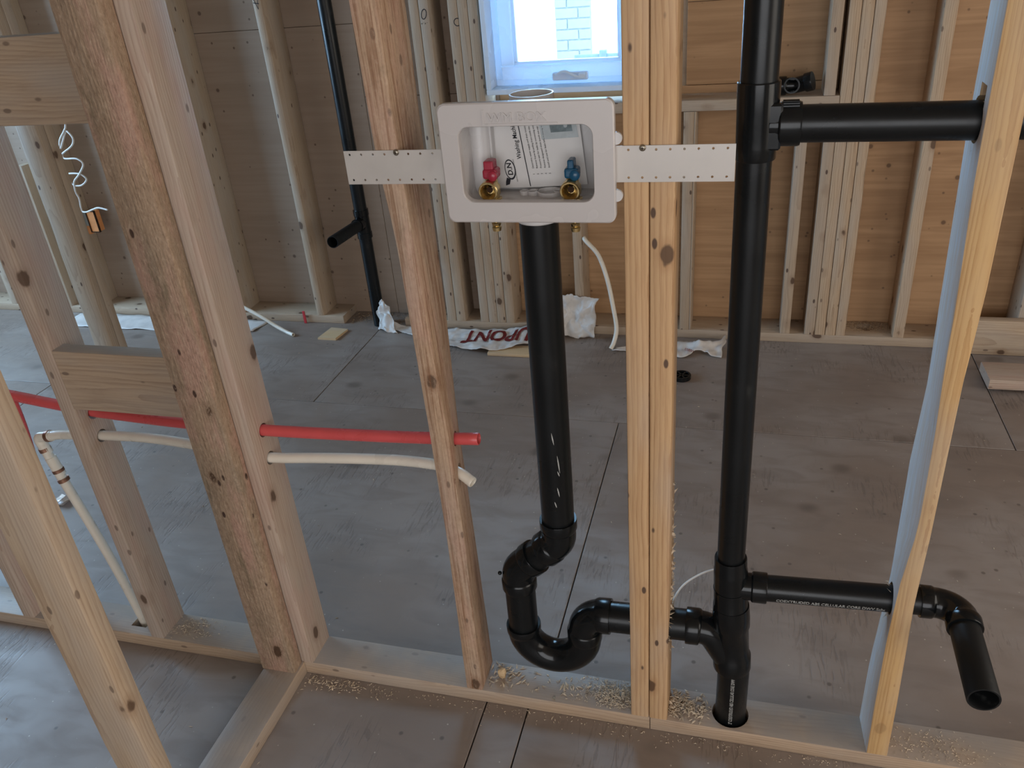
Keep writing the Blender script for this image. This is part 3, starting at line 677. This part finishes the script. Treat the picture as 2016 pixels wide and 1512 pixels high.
# ------------------------------------------------------------------ washing machine outlet box
wm = empty('washing_machine_box', (-181, 30, 1150), 'white plastic washing machine outlet box with brass valves on a perforated strap', 'outlet box')
def rrect(x0, x1, z0, z1, r, k=7):
    out = []
    for cx, cz, a0 in ((x1 - r, z1 - r, 0), (x0 + r, z1 - r, PI / 2), (x0 + r, z0 + r, PI), (x1 - r, z0 + r, 1.5 * PI)):
        for i in range(k + 1): a = a0 + PI / 2 * i / k; out.append((cx + r * math.cos(a), cz + r * math.sin(a)))
    return out
def ring_prism(loops, closed_back=False):
    """loops = [(outline pts, y)], consecutive loops are bridged"""
    bm = bmesh.new(); V = [[bm.verts.new((x, y, z)) for x, z in pts] for pts, y in loops]
    for A, B in zip(V, V[1:]):
        n = len(A)
        for k in range(n): bm.faces.new((A[k], A[(k + 1) % n], B[(k + 1) % n], B[k]))
    return bm, V
O = rrect(-314, -48, 1144, 1325, 12); I = rrect(-284, -80, 1177, 1290.5, 17)
sh_ = lambda P, d: [(-181 + (x + 181) * (1 - d / 133), 1234.5 + (z - 1234.5) * (1 - d / 90)) for x, z in P]
bm, V = ring_prism([(O, -2), (O, -14), (sh_(O, 2), -16), (sh_(I, -1.5), -16), (I, -14), (I, -2), (O, -2)])
link('face_plate', bm, M['box'], wm, smooth=30)
T0 = rrect(-290, -74, 1166, 1300, 18); T1 = rrect(-286, -78, 1169, 1296, 16)
bm, V = ring_prism([(T0, -3), (T0, 86), ]); bm.faces.new(V[1])
V2 = [[bm.verts.new((x, y, z)) for x, z in T1] for y in (-3, 83)]
for k in range(len(T1)): bm.faces.new((V2[0][k], V2[0][(k + 1) % len(T1)], V2[1][(k + 1) % len(T1)], V2[1][k])); bm.faces.new((V[0][k], V[0][(k + 1) % len(T1)], V2[0][(k + 1) % len(T1)], V2[0][k]))
bm.faces.new(V2[1])
link('tray', bm, M['boxin'], wm, smooth=30)
link('corner_column', lathe([(-276, 66, 1171), (-276, 66, 1295)], [(0, 20), (124, 20)], 24), M['boxin'], wm, smooth=35)
link('column_flange', boxbm(-258, -254, 56, 82, 1171, 1295, 1), M['boxin'], wm)
link('drain_collar', lathe([(-183, 50, 1300), (-183, 50, 1325)], [(0, 34), (25, 34), (25, 31.5), (4, 31.5), (4, 28)], 36), M['boxin'], wm, smooth=35)
link('drain_socket', lathe([(-183, 45, 1168), (-183, 45, 1130)], [(0, 36), (36, 36), (38, 34)], 36), M['boxin'], wm, smooth=35)
# knock-out rings in the tray floor
for x_, r_ in ((-205, 7), (-190, 9), (-163, 20), (-150, 7)):
    link('knockout_ring', lathe([(x_, 50, 1168), (x_, 50, 1176)], [(0, r_), (8, r_), (8, r_ - 1.5), (0, r_ - 1.5)], 20), M['boxin'], wm, smooth=35)
for z_ in (1268, 1184):
    bm = lathe([(-50, -3, z_), (-50, -9, z_)], [(0, 9), (6, 9)], 20); bmesh.ops.translate(bm, verts=bm.verts, vec=(3, 0, 0)); link('side_clip', bm, M['boxin'], wm, smooth=35)
# raised lettering
bm = text_bm('WM BOX', 19, 0.5, sx=1.12)
remap(bm, lambda x, y, z: (-235 + x, -16.9 - z * 1.8, 1297.5 + y)); link('raised_lettering', bm, M['box'], wm)
bm = boxbm(-243, -240, -17.2, -15.8, 1295, 1315); boxbm(-243, -130, -17.2, -15.8, 1293, 1295, 0, bm); link('lettering_border', bm, M['box'], wm)
# strap
def strap(x0, x1, holes):
    o = link('mounting_strap', boxbm(x0, x1, -2.4, -0.9, 1202.5, 1256, 0.25), M['galv'], wm)
    cb = bmesh.new()
    for hx, hz in holes:
        g = bmesh.ops.create_cone(cb, cap_ends=True, segments=10, radius1=1.9, radius2=1.9, depth=6, matrix=Matrix.Translation((hx, -1.6, hz)) @ Matrix.Rotation(PI / 2, 4, 'X'))
    cut(o, [cb]); return o
strap(-484, -300, [(-474 + i * 20.1, 1250) for i in range(8) if i != 4] + [(-474 + i * 20.1, 1209.5) for i in range(8)])
strap(-62, 121, [(110 - i * 20.0, 1250) for i in range(8) if i != 6] + [(110 - i * 20.0, 1209.5) for i in range(8)])
for sx_ in (-393.5, -9.5):
    bm = lathe([(sx_, -2.2, 1252.5), (sx_, -5.2, 1252.5)], [(0, 5), (0.6, 5), (2.2, 4), (3, 2.4)], 18)
    sc_ = link('screw', bm, M['steel'], wm, smooth=35)
    bm = boxbm(sx_ - 2, sx_ + 2, -5.6, -5.0, 1252, 1253); boxbm(sx_ - .5, sx_ + .5, -5.6, -5.0, 1250.5, 1254.5, 0, bm); link('screw_slot', bm, M['hole'], sc_)
# valves
def valve(x, col, label, turned):
    v = link('valve', lathe([(x, 30, 1163), (x, 30, 1206)], [(0, 13), (1, 15), (7, 15), (8, 11), (12, 11), (14, 13), (28, 13), (30, 10), (43, 9.5)], 24), M['brass'], wm, smooth=35); v['label'] = label
    link('outlet', lathe([(x, 32, 1188), (x, 6, 1186)], [(0, 12), (8, 12), (10, 15.5), (24.5, 15.8), (26.1, 14.6), (26.1, 12.6), (22, 11.5), (14, 5.5), (8, 5)], 32), M['brass'], v, smooth=35)
    link('bore', lathe([(x, 26, 1187.6), (x, 13, 1186.6)], [(0, 5), (10, 5.2)], 16), M['hole'], v, smooth=35)
    link('tail_piece', lathe([(x + 2, 30, 1163), (x + 2, 30, 1116)], [(0, 8), (22, 8), (23, 6.5), (26, 6.5), (27, 8), (31, 7), (32, 6), (34, 8), (38, 7), (39, 6), (41, 8), (47, 6.8)], 20), M['brass'], v, smooth=35)
    h = link('handle', boxbm(x - (8 if turned else 5), x + (8 if turned else 5), 18, 42, 1216, 1231, 2.5, seg=2), M[col], v)
    bm = boxbm(x - 10, x + 10 + (4 if turned else 2), 15, 40, 1203, 1219, 4, seg=2)
    link('handle_hub', bm, M[col], v)
    bm = lathe([(x + 7, 20, 1209), (x + 7, 10, 1209)], [(0, 8), (7, 8), (9.5, 5), (10, 1)], 18); link('handle_boss', bm, M[col], v, smooth=35)
valve(-252, 'redh', 'brass valve with red handle', True); valve(-121.5, 'blueh', 'brass valve with blue handle', False)

# instruction sheet resting in the box
sheetE = empty('instruction_sheet', (-180, 70, 1172), 'printed white instruction sheet leaning inside the washing machine box', 'paper')
def shp(u, v, lift=0.0):                      # u along the sheet width (mm), v up
    y = 72 - 4 * math.sin(u / 150 * PI) - lift
    return Vector((-256 + u + v * -0.10 * 1.0, y + v * 0.02, 1174 + v + u * 0.035))
bm = bmesh.new(); G = [[bm.verts.new(shp(150 * i / 12, 112 * j / 8)) for i in range(13)] for j in range(9)]
for j in range(8):
    for i in range(12): bm.faces.new((G[j][i], G[j][i + 1], G[j + 1][i + 1], G[j + 1][i]))
ps = link('sheet', bm, M['paper'], sheetE)
md = ps.modifiers.new('s', 'SOLIDIFY'); md.thickness = 0.0004
def sheet_text(txt, size, u0, v0, name='printed_text', mat='ink', sx=1.0, spin=0.05, bold=0.0):
    b = text_bm(txt, size, 0.02, sx=sx, bold=bold)
    for v in [v for v in b.verts if v.co.x + v0 > 112]: b.verts.remove(v)
    remap(b, lambda x, y, z: shp(u0 - y - x * spin, v0 + x, 1.0)); return link(name, b, M[mat], sheetE)
sheet_text('Washing Machine', 10.5, 50, 46, sx=0.80, bold=0.08)
sheet_text('D.N', 11.5, 31.5, 20.5, bold=0.25)
for k, t_ in enumerate(('Determine water supply and drain locations', 'Remove frame by pulling from inside the box', 'Pressure test for leaks by connecting water', 'Remove designated drain knock out cap by rotating', 'Install and test for leaks before adding wall')):
    sheet_text(t_, 4.2, 68 + 6.6 * k, 30, sx=0.95); sheet_text(str(k + 1), 4.2, 68 + 6.6 * k, 20)
sheet_text('FOR PLUMBING OF THE WORLD', 2.6, 38, 10, sx=0.95)
def sheet_poly(uv, mat, name, lift=1.1):
    b = bmesh.new(); b.faces.new([b.verts.new(shp(u, v, lift)) for u, v in uv]); return link(name, b, M[mat], sheetE)
sheet_poly([(57, 2), (58.4, 2), (53.4, 112), (52, 112)], 'ink', 'printed_rule')
bm = bmesh.new(); vs = []
for i in range(28):
    a = 2 * PI * i / 28; vs.append([bm.verts.new(shp(27.5 + rr * .55 * math.cos(a), 30 + rr * math.sin(a), 1.1)) for rr in (14, 16 + 1.5 * max(0, math.cos(a + .5)))])
for i in range(28): a_, b_ = vs[i], vs[(i + 1) % 28]; bm.faces.new((a_[0], b_[0], b_[1], a_[1]))
link('printed_oval', bm, M['ink'], sheetE)
sheet_poly([(16, 4), (23, 6), (26, 14), (20, 17), (17, 10)], 'ink', 'printed_mark')
sheet_poly([(88, 74), (146, 74), (144, 112), (86, 112)], 'photo', 'printed_picture')
sheet_poly([(104, 84), (138, 84), (137, 103), (103, 103)], 'photod', 'printed_picture', 1.4)
bm = lathe([shp(128, 93, 1.8), shp(128, 93, 2.2)], [(0, 3), (.4, 3)], 14); link('printed_picture', bm, M['photo'], sheetE)

# ------------------------------------------------------------------ water pipes (PEX)
rp = empty('water_pipe', (-800, 45, 674), 'long red plastic water pipe running through the studs', 'water pipe')
link('pipe', hollow(spline([(-1700, 45, 735), (-1470, 45, 716), (-1340, 45, 700), (-1234, 45, 688), (-1100, 45, 680), (-1000, 45, 676), (-811, 45, 674), (-620, 45, 679), (-433, 45, 687), (-330, 45, 694)], 6), 12.2, 2.5, 20, 60), M['pexred'], rp, smooth=40)
link('drop_pipe', tube(spline([(-1446, 45, 712), (-1450, 45, 620), (-1485, 52, 400), (-1530, 60, 39)], 5), 11.5, 18), M['pexred'], rp, smooth=40)
wp = empty('water_pipe', (-1200, 45, 600), 'white plastic water pipe through the studs with a copper-ringed elbow', 'water pipe')
link('pipe', hollow(spline([(-1392, 45, 607), (-1350, 45, 615), (-1300, 45, 619), (-1233, 45, 624), (-1110, 45, 628), (-1000, 45, 622), (-900, 45, 610), (-807, 45, 605), (-700, 45, 614), (-600, 45, 622), (-500, 45, 627), (-420, 44, 624), (-376, 36, 616), (-345, 24, 604)], 6), 11, 2.3, 20, 60), M['pexwhite'], wp, smooth=40)
dn = [Vector((-1412, 45, 590)), Vector((-1393, 45, 486)), Vector((-1370, 47, 360)), Vector((-1345, 49, 200)), Vector((-1324, 50, 20))]
link('drop_pipe', tube(spline(dn, 6), 11, 20), M['pexwhite'], wp, smooth=40)
link('elbow_fitting', tube(fillet([(-1404, 45, 560), (-1414, 45, 603), (-1370, 45, 611)], 12), 12.5, 20), M['pexwhite'], wp, smooth=40)
link('coupling', tube([(-1403, 45, 548), (-1393, 45, 500)], 12.8, 20), M['pexwhite'], wp, smooth=40)
for a_, b_ in (((-1385, 45, 608), (-1376, 45, 610)), ((-1409, 45, 575), (-1407, 45, 566)), ((-1396, 45, 516), (-1394.5, 45, 508)), ((-1392, 45, 490), (-1390, 45, 481))):
    link('copper_ring', lathe([a_, b_], [(0, 11), (0, 13.8), (9, 13.8), (9, 11)], 22), M['copper'], wp, smooth=40)
fp_ = link('water_pipe', hollow(spline([(-2260, 1900, 118), (-2160, 1870, 118), (-2070, 1850, 95), (-1990, 1835, 62), (-1930, 1825, 30), (-1862, 1804, 10), (-1822, 1784, 9)], 6), 8.5, 2, 14, 30), M['pexwhite'], smooth=40)
tag(fp_, 'short white plastic pipe curving down onto the floor at far left', 'water pipe')
lp_ = link('water_pipe', tube(spline([(-490, 1950, 428), (-478, 1932, 420), (-426, 1915, 366), (-388, 1890, 272), (-362, 1865, 160), (-345, 1830, 85), (-352, 1805, 35), (-364, 1790, 9)], 6), 9, 14), M['pexwhite'], smooth=40)
tag(lp_, 'white plastic pipe arching from a far stud down to the floor', 'water pipe')

# cables
def cable(name, pts, r, label, mat='cable'):
    o = link(name, tube(spline(pts, 5), r, 8), M[mat], smooth=60); return tag(o, label, 'cable')
cable('electrical_cable', [(-2800, 1905, 1010), (-2806, 1903, 944), (-2823, 1900, 918), (-2858, 1896, 880), (-2862, 1890, 845), (-2822, 1905, 912), (-2800, 1900, 912), (-2782, 1895, 885), (-2797, 1890, 856), (-2859, 1890, 824), (-2880, 1905, 810), (-2866, 1900, 797), (-2799, 1895, 797), (-2773, 1895, 771), (-2808, 1890, 728), (-2850, 1890, 694), (-2862, 1892, 657), (-2866, 1895, 640), (-2864, 1900, 610), (-2872, 1900, 557), (-2847, 1895, 548), (-2800, 1890, 562), (-2758, 1885, 572), (-2708, 1880, 564)], 4.2, 'white electrical cable hanging in loops on a stud at far left')
cable('electrical_cable', [(-2892, 1905, 722), (-2868, 1900, 729), (-2810, 1896, 727), (-2781, 1894, 703), (-2815, 1892, 677), (-2856, 1894, 675), (-2885, 1900, 690)], 4.2, 'small loop of white electrical cable behind the hanging loops')
cable('electrical_cable', [(36, 88, 268), (42, 100, 296), (57, 112, 321), (83, 122, 342), (115, 132, 355), (160, 150, 350), (200, 170, 300)], 2.2, 'thin pale cable arching from the middle stud to behind the stack')
ob = empty('electrical_box', (-2960, 1960, 430), 'small orange electrical box on a far left stud', 'electrical box')
link('box_body', boxbm(-3001, -2950, 1990, 2050, 405, 505, 3), M['orange'], ob); link('box_rim', frame_ring(-2906, -2856, 430, 535, 3, 1948, 1960, .5), M['hole'], ob)
link('box_face', boxbm(-2903, -2859, 1952, 1990, 433, 532, 1), M['orange'], ob)
link('box_bracket', boxbm(-3001, -2900, 1984, 1990, 450, 520, 1), M['steel'], ob)

# ------------------------------------------------------------------ loose lumber and litter
bmr = lumber('lumber_board', 900, 2300, 1898, 1936, 1, 141, M['spruceX'], None, 'X', step=80)
tag(bmr, 'long board standing on edge against the far wall at right', 'lumber')
lo_ = lumber('lumber_board', 988, 2250, 1606, 1746, 12, 50, M['paleX'], None, 'X', step=60, wane=(2, 10, 120, 0.3), r=4)
tag(lo_, 'pale short board lying flat on the floor at the right edge', 'lumber')
tag(link('scrap_block', boxbm(1500, 1560, 1600, 1750, 0.3, 11.5, 1), M['spruceX']), 'thin scrap block under the pale board at right', 'lumber')
tag(lumber('lumber_board', -866, -640, 1690, 1775, 0.5, 14, M['osb'], None, 'X', step=40), 'yellow offcut board under the white housewrap', 'lumber')
bm = bmesh.new()
f0 = [(-1690, 1766), (-1600, 1764), (-1588, 1868), (-1672, 1872)]
vb = [bm.verts.new((x, y, .4)) for x, y in f0]; vt = [bm.verts.new((x, y, 9 + (i % 2) * 3)) for i, (x, y) in enumerate(f0)]
bm.faces.new(vb[::-1]); bm.faces.new(vt)
for k in range(4): bm.faces.new((vb[k], vb[(k + 1) % 4], vt[(k + 1) % 4], vt[k]))
tag(link('wood_offcut', bm, M['osb']), 'small yellow wood offcut on the floor near the far wall', 'offcut')
tag(link('red_strip', boxbm(-1842, -1829, 1925, 1931, 0.5, 62, 1.5), M['redmark']), 'short red strip standing against the far bottom plate', 'marker')
cp = empty('drain_cap', (-62, 1590, 0), 'round black drain cap on the floor behind the middle studs', 'drain cap')  # loose black cap lying on the boards, no drain under it
link('cap_rim', lathe([(-62, 1590, 0.5), (-62, 1590, 16)], [(0, 36), (14, 36), (15.5, 34), (15.5, 28), (8, 27)], 32), M['absfit'], cp, smooth=35)
bm = bmesh.new()
for k in range(3):
    b = boxbm(-27, 27, -3, 3, 8, 14); b.transform(Matrix.Translation((-62, 1590, 0)) @ Matrix.Rotation(k * PI / 3, 4, 'Z')); me_ = bpy.data.meshes.new('t'); b.to_mesh(me_); bm.from_mesh(me_); b.free(); bpy.data.meshes.remove(me_)
link('cap_spokes', bm, M['absfit'], cp)
bm = boxbm(-2012, -1975, 480, 520, 0.5, 22, 6, seg=2)
for v in bm.verts: v.co += Vector(noise.noise_vector(v.co * .08)) * 8; v.co.z = max(.5, v.co.z)
tag(link('plastic_scrap', bm, M['clear']), 'crumpled clear plastic scrap on the floor at left', 'scrap')

# housewrap sheets
def cloth(bottom, top, nx, ny, amp=8, thick=1.2, seed=0, minz=1.0, crease=60):
    bm = bmesh.new(); B = spline(bottom, 6); T = spline(top, 6)
    def samp(P, u): f = u * (len(P) - 1); i = min(int(f), len(P) - 2); return P[i].lerp(P[i + 1], f - i)
    G = []
    for j in range(ny + 1):
        row = []
        for i in range(nx + 1):
            u, v = i / nx, j / ny; p = samp(B, u).lerp(samp(T, u), v)
            e = 1.0
            nv = Vector((noise.noise(p / crease + Vector((seed, 0, 0))), noise.noise(p / crease + Vector((0, seed + 9, 0))), noise.noise(p / crease + Vector((0, 0, seed + 5)))))
            nz_ = abs(noise.noise(p / (crease * .5) + Vector((seed * 3, 1, 1)))) + .35 * abs(noise.noise(p / (crease * .22) + Vector((seed * 5, 1, 1))))
            p = p + nv * amp * e + Vector((0, -.3, 1)) * nz_ * amp
            p.z = max(minz, p.z); row.append(bm.verts.new(p))
        G.append(row)
    for j in range(ny):
        for i in range(nx): bm.faces.new((G[j][i], G[j][i + 1], G[j + 1][i + 1], G[j + 1][i]))
    return bm
def solid(o, t): md = o.modifiers.new('s', 'SOLIDIFY'); md.thickness = t * MM; md.offset = 1
hw = empty('housewrap', (-900, 1850, 0), 'long crumpled white housewrap with upside-down red lettering by the far wall', 'housewrap')
o = link('wrap_strip', cloth([(-1440, 1893, 2), (-1330, 1868, 4), (-1190, 1800, 6), (-1050, 1740, 10), (-900, 1706, 18), (-800, 1730, 18), (-660, 1810, 22), (-590, 1870, 30)],
                          [(-1430, 1905, 70), (-1330, 1912, 14), (-1190, 1905, 12), (-1050, 1900, 14), (-900, 1902, 22), (-800, 1906, 30), (-690, 1912, 60), (-590, 1915, 110)], 120, 24, 9, seed=2), M['wrap'], hw, smooth=50); solid(o, 1)
o = link('wrap_upright', cloth([(-610, 1885, 10), (-540, 1890, 2), (-452, 1893, 2)], [(-610, 1932, 175), (-530, 1930, 180), (-436, 1928, 166)], 40, 36, 17, seed=5, crease=45), M['wrap'], hw, smooth=50); solid(o, 1)
o = link('wrap_peak', cloth([(-1446, 1893, 1), (-1400, 1870, 1), (-1340, 1860, 2)], [(-1436, 1915, 118), (-1418, 1915, 130), (-1385, 1915, 90)], 22, 26, 16, seed=8, crease=40), M['wrap'], hw, smooth=50); solid(o, 1)
bm = text_bm('DUPONT', 108, 0.3, sx=0.80, bold=3.2)
tb = [v for v in bm.verts]
def place_txt(x, y, z):
    X = -650 - x; ty = y / 95 * 105
    yy = 1888 - ty * .0 - (0); 
    f = max(0, min(1, (-665 - X) / 400))
    return (X, 1890 - 30 * f - (95 - y) * 0 - y * 1.25 * 1 + 0, 40 + z - 6 * f + 9 * math.sin(X / 40))
remap(bm, place_txt)
# drape the print on the strip
from mathutils.bvhtree import BVHTree
strip = [c for c in hw.children if c.name.startswith('wrap_strip')][0]
bpy.context.view_layer.update()
bmt = bmesh.new(); bmt.from_mesh(strip.data); off_ = world_loc(strip)
for v in bmt.verts: v.co = (v.co + off_) / MM
tree = BVHTree.FromBMesh(bmt)
bmesh.ops.subdivide_edges(bm, edges=[e for e in bm.edges if e.calc_length() > 12], cuts=2)
for v in bm.verts:
    h = tree.ray_cast(Vector((v.co.x, v.co.y, 400)), Vector((0, 0, -1)))
    if h[0] is None: h = tree.find_nearest(v.co)
    v.co.z = h[0].z + 2.6
bmesh.ops.triangulate(bm, faces=bm.faces)
link('wrap_lettering', bm, M['wrapred'], hw)
bmt.free()
h2 = empty('housewrap', (0, 1800, 0), 'small twisted piece of white housewrap on the floor beside the stack', 'housewrap')
o = link('wrap_strip', cloth([(-355, 1786, 2), (-220, 1782, 3), (-120, 1760, 3), (-70, 1752, 4), (-10, 1800, 10), (40, 1778, 4), (78, 1766, 3)],
                          [(-340, 1800, 12), (-220, 1868, 8), (-120, 1878, 8), (-60, 1870, 12), (-6, 1838, 34), (50, 1870, 20), (92, 1930, 24)], 50, 10, 9, seed=11, crease=45), M['wrap'], h2, smooth=50); solid(o, 1)
bm = text_bm('10203', 26, 0.3, sx=0.8); remap(bm, lambda x, y, z: (-28 - x * .75, 1790 - y * 1.1 + x * .35, 19 + z)); link('wrap_lettering', bm, M['wrapred'], h2)
h3 = link('housewrap', cloth([(-3120, 1790, 2), (-2900, 1775, 2), (-2600, 1778, 2), (-2300, 1790, 2), (-2050, 1808, 2)], [(-3120, 1925, 4), (-2900, 1930, 4), (-2600, 1930, 4), (-2250, 1931, 4), (-2030, 1922, 4)], 50, 8, 6, seed=21), M['wrap'], smooth=50); solid(h3, 1)
tag(h3, 'flat greyish housewrap strip along the far plate at left', 'housewrap')

# shavings and sawdust: uncountable
def chips(n, fx, size, name, label, mat='chip', zf=38.3, flat=False):
    bm = bmesh.new()
    for i in range(n):
        x, y, z = fx(); L = size * random.uniform(.4, 1.5); w = L * random.uniform(.12, .35); t = random.uniform(.4, 1.3)
        m = Matrix.Translation((x, y, z)) @ Matrix.Rotation(random.uniform(0, 2 * PI), 4, 'Z') @ Matrix.Rotation(random.uniform(-.5, .5) * (0 if flat else 1), 4, 'Y') @ Matrix.Rotation(random.uniform(-.4, .4), 4, 'X')
        c = random.uniform(-.3, .3) * L
        vs = [bm.verts.new(m @ Vector(p)) for p in ((-L / 2, 0, 0), (0, -w / 2 + c * .2, t), (L / 2, c * .3, 0), (0, w / 2 + c * .2, t), (0, c * .2, t + 1.2))]
        for f in ((0, 1, 4), (1, 2, 4), (2, 3, 4), (3, 0, 4), (0, 3, 2, 1)): bm.faces.new([vs[k] for k in f])
    return tag(link(name, bm, M[mat]), label, 'shavings', kind='stuff')
def gp(cx, cy, sx, sy, z0, h=0, x0=-1e9, x1=1e9, y0=-1e9, y1=1e9):
    def f():
        for _ in range(50):
            x, y = random.gauss(cx, sx), random.gauss(cy, sy)
            if x0 < x < x1 and y0 < y < y1: break
        d = math.exp(-((x - cx) / sx) ** 2 / 2 - ((y - cy) / sy) ** 2 / 2)
        return x, y, z0 + random.random() * h * d
    return f
chips(900, gp(-60, 45, 48, 22, 38.6, 9, -200, -42, 6, 84), 6.5, 'wood_shavings', 'fine wood shavings heaped on the plate left of the middle studs')
chips(330, gp(62, 42, 30, 22, 38.6, 8, 40, 128, 5, 84), 12, 'wood_shavings', 'curled wood shavings on the plate between middle studs and stack')
chips(60, gp(-345, 52, 28, 20, 38.8, 4, -374, -250, 6, 84), 17, 'wood_shavings', 'coarse splinters on the plate beside the rough stud')
chips(50, gp(-200, 45, 70, 22, 38.8, 1, -330, -60, 8, 82), 17, 'wood_shavings', 'scattered splinters on the plate below the trap')
chips(260, gp(560, 35, 60, 20, 38.6, 1, 478, 760, 4, 84), 5, 'wood_shavings', 'sawdust crumbs on the plate right of the yellow stud')
chips(150, gp(-760, -22, 60, 12, 0.4, 3, -825, -520, -70, -3), 9, 'wood_shavings', 'shavings in the floor corner below the plate')
chips(330, lambda: (random.uniform(-800, 500), -abs(random.gauss(0, 16)) - 3, .4), 5, 'wood_shavings', 'sawdust line on the floor along the front plate')
chips(220, gp(-1180, 50, 40, 22, 38.6, 2, -1226, -930, 5, 84), 7, 'wood_shavings', 'sawdust on the plate between the left studs')
chips(170, lambda: (random.uniform(-2400, 1400), random.uniform(-600, 1850), .4), 9, 'wood_shavings', 'stray wood chips scattered over the subfloor', flat=True)
chips(900, gp(640, 2040, 70, 30, 38.6, 6, 555, 712, 1965, 2076), 6, 'wood_shavings', 'sawdust heaped around the bored hole in the far plate', mat='dust')
chips(240, lambda: (random.uniform(-1630, -1335), random.uniform(1938, 2070), .5 + random.random() * 4), 12, 'wood_shavings', 'debris in the plate gap around the far riser', mat='dust')
ck = bmesh.new(); bmesh.ops.create_icosphere(ck, subdivisions=2, radius=1)
for v in ck.verts:
    v.co = Vector((v.co.x * 11, v.co.y * 9, v.co.z * 15)) * (1 + .45 * noise.noise(v.co * 1.7)); v.co += Vector((-340, 46, 52))
    v.co.z = max(38.6, v.co.z)
tag(link('wood_chunk', ck, M['osb']), 'torn wood chunk on the plate beside the rough stud', 'wood chip')
# torn fibres around the bored holes
def fibres(n, c, rad, ax, label):
    bm = bmesh.new()
    for i in range(n):
        a = random.uniform(0, 2 * PI); r = rad * random.uniform(.85, 1.15); p = Vector(c) + Vector((0, r * math.cos(a) * .9, r * math.sin(a)))
        d = Vector((ax * random.uniform(2, 12), random.uniform(-7, 7), random.uniform(-9, 9))); s = Vector((0, random.uniform(-1, 1), random.uniform(-1, 1))) * 1.6
        p = p - Vector((ax * 2, 0, 0))
        vs = [bm.verts.new(p - s), bm.verts.new(p + s), bm.verts.new(p + d), bm.verts.new(p + Vector((ax * 1.2, 0, 0)) - s * .2)]
        bm.faces.new((vs[0], vs[1], vs[2])); bm.faces.new((vs[0], vs[2], vs[3])); bm.faces.new((vs[1], vs[3], vs[2]))
    o = link('torn_fibres', bm, M['chip'], pw); o['kind'] = 'stuff'
fibres(70, (38, 45, 278), 37, 1, ''); fibres(26, (436, 45, 1270), 31, -1, ''); fibres(14, (430, 45, 412), 30, -1, ''); fibres(30, (-38, 45, 276), 36, -1, '')
bm = bmesh.new()
for i in range(90):                                     # splintered back edge of the right-hand middle stud
    z = random.gauss(400, 110); 
    if not 170 < z < 640: continue
    p = Vector((38, random.uniform(40, 88), z)); d = Vector((random.uniform(1, 8), random.uniform(-3, 3), random.uniform(-16, 16)))
    vs = [bm.verts.new(p + Vector((-.6, 0, -4))), bm.verts.new(p + Vector((-.6, 1, 4))), bm.verts.new(p + d)]; bm.faces.new(vs)
o = link('torn_fibres', bm, M['chip'], pw); o['kind'] = 'stuff'

# ------------------------------------------------------------------ outside the window
gd = empty('ground', (0, 9000, -700), kind='structure')
link('yard', boxbm(-30000, 20000, 2600, 40000, -760, -700), M['snow'], gd)
pr = empty('brick_pier', (-1520, 7100, -700), 'pale brick pier of a neighbouring building seen through the window', 'building')
link('mortar_core', boxbm(-1690, -1350, 7012, 7340, -700, 3400), M['mortar'], pr)
me0 = None; cnt = 0
for r_ in range(44):
    z = -700 + r_ * 93
    xs = [(-1690, -1580), (-1570, -1355)] if r_ % 2 else [(-1690, -1475), (-1465, -1355)]
    if z < 350: continue
    for a, b in xs:
        if True:
            o = link('brick', boxbm(a, b, 7000, 7020, z, z + 82, 3), M['brick'], pr)
            cnt += 1
hs = empty('house', (-3200, 12000, -700), 'pale neighbouring house wall behind the brick pier outside', 'building')
link('wall', boxbm(-9000, 4000, 12000, 12300, -700, 6000), M['snow'], hs)
for x in (-4600, -2900, -1200):
    f = link('window', frame_ring(x, x + 900, 900, 2200, 60, 11960, 12000, 5), M['rail'], hs); link('pane', boxbm(x + 60, x + 840, 11985, 11995, 960, 2140), M['rail'], f)
rl = empty('deck_railing', (-1000, 6500, -700), 'grey deck railing outside behind the window', 'railing')
for x, y in ((-1110, 6000), (-400, 6000)): link('post', boxbm(x, x + 60, y, y + 60, -700, 620, 3), M['rail'], rl)
link('top_rail', boxbm(-1320, -350, 6010, 6050, 560, 590, 3), M['rail'], rl)
for k in range(9): link('baluster', boxbm(-1310 + k * 22, -1302 + k * 22, 6018, 6036, 470, 560), M['rail'], rl)
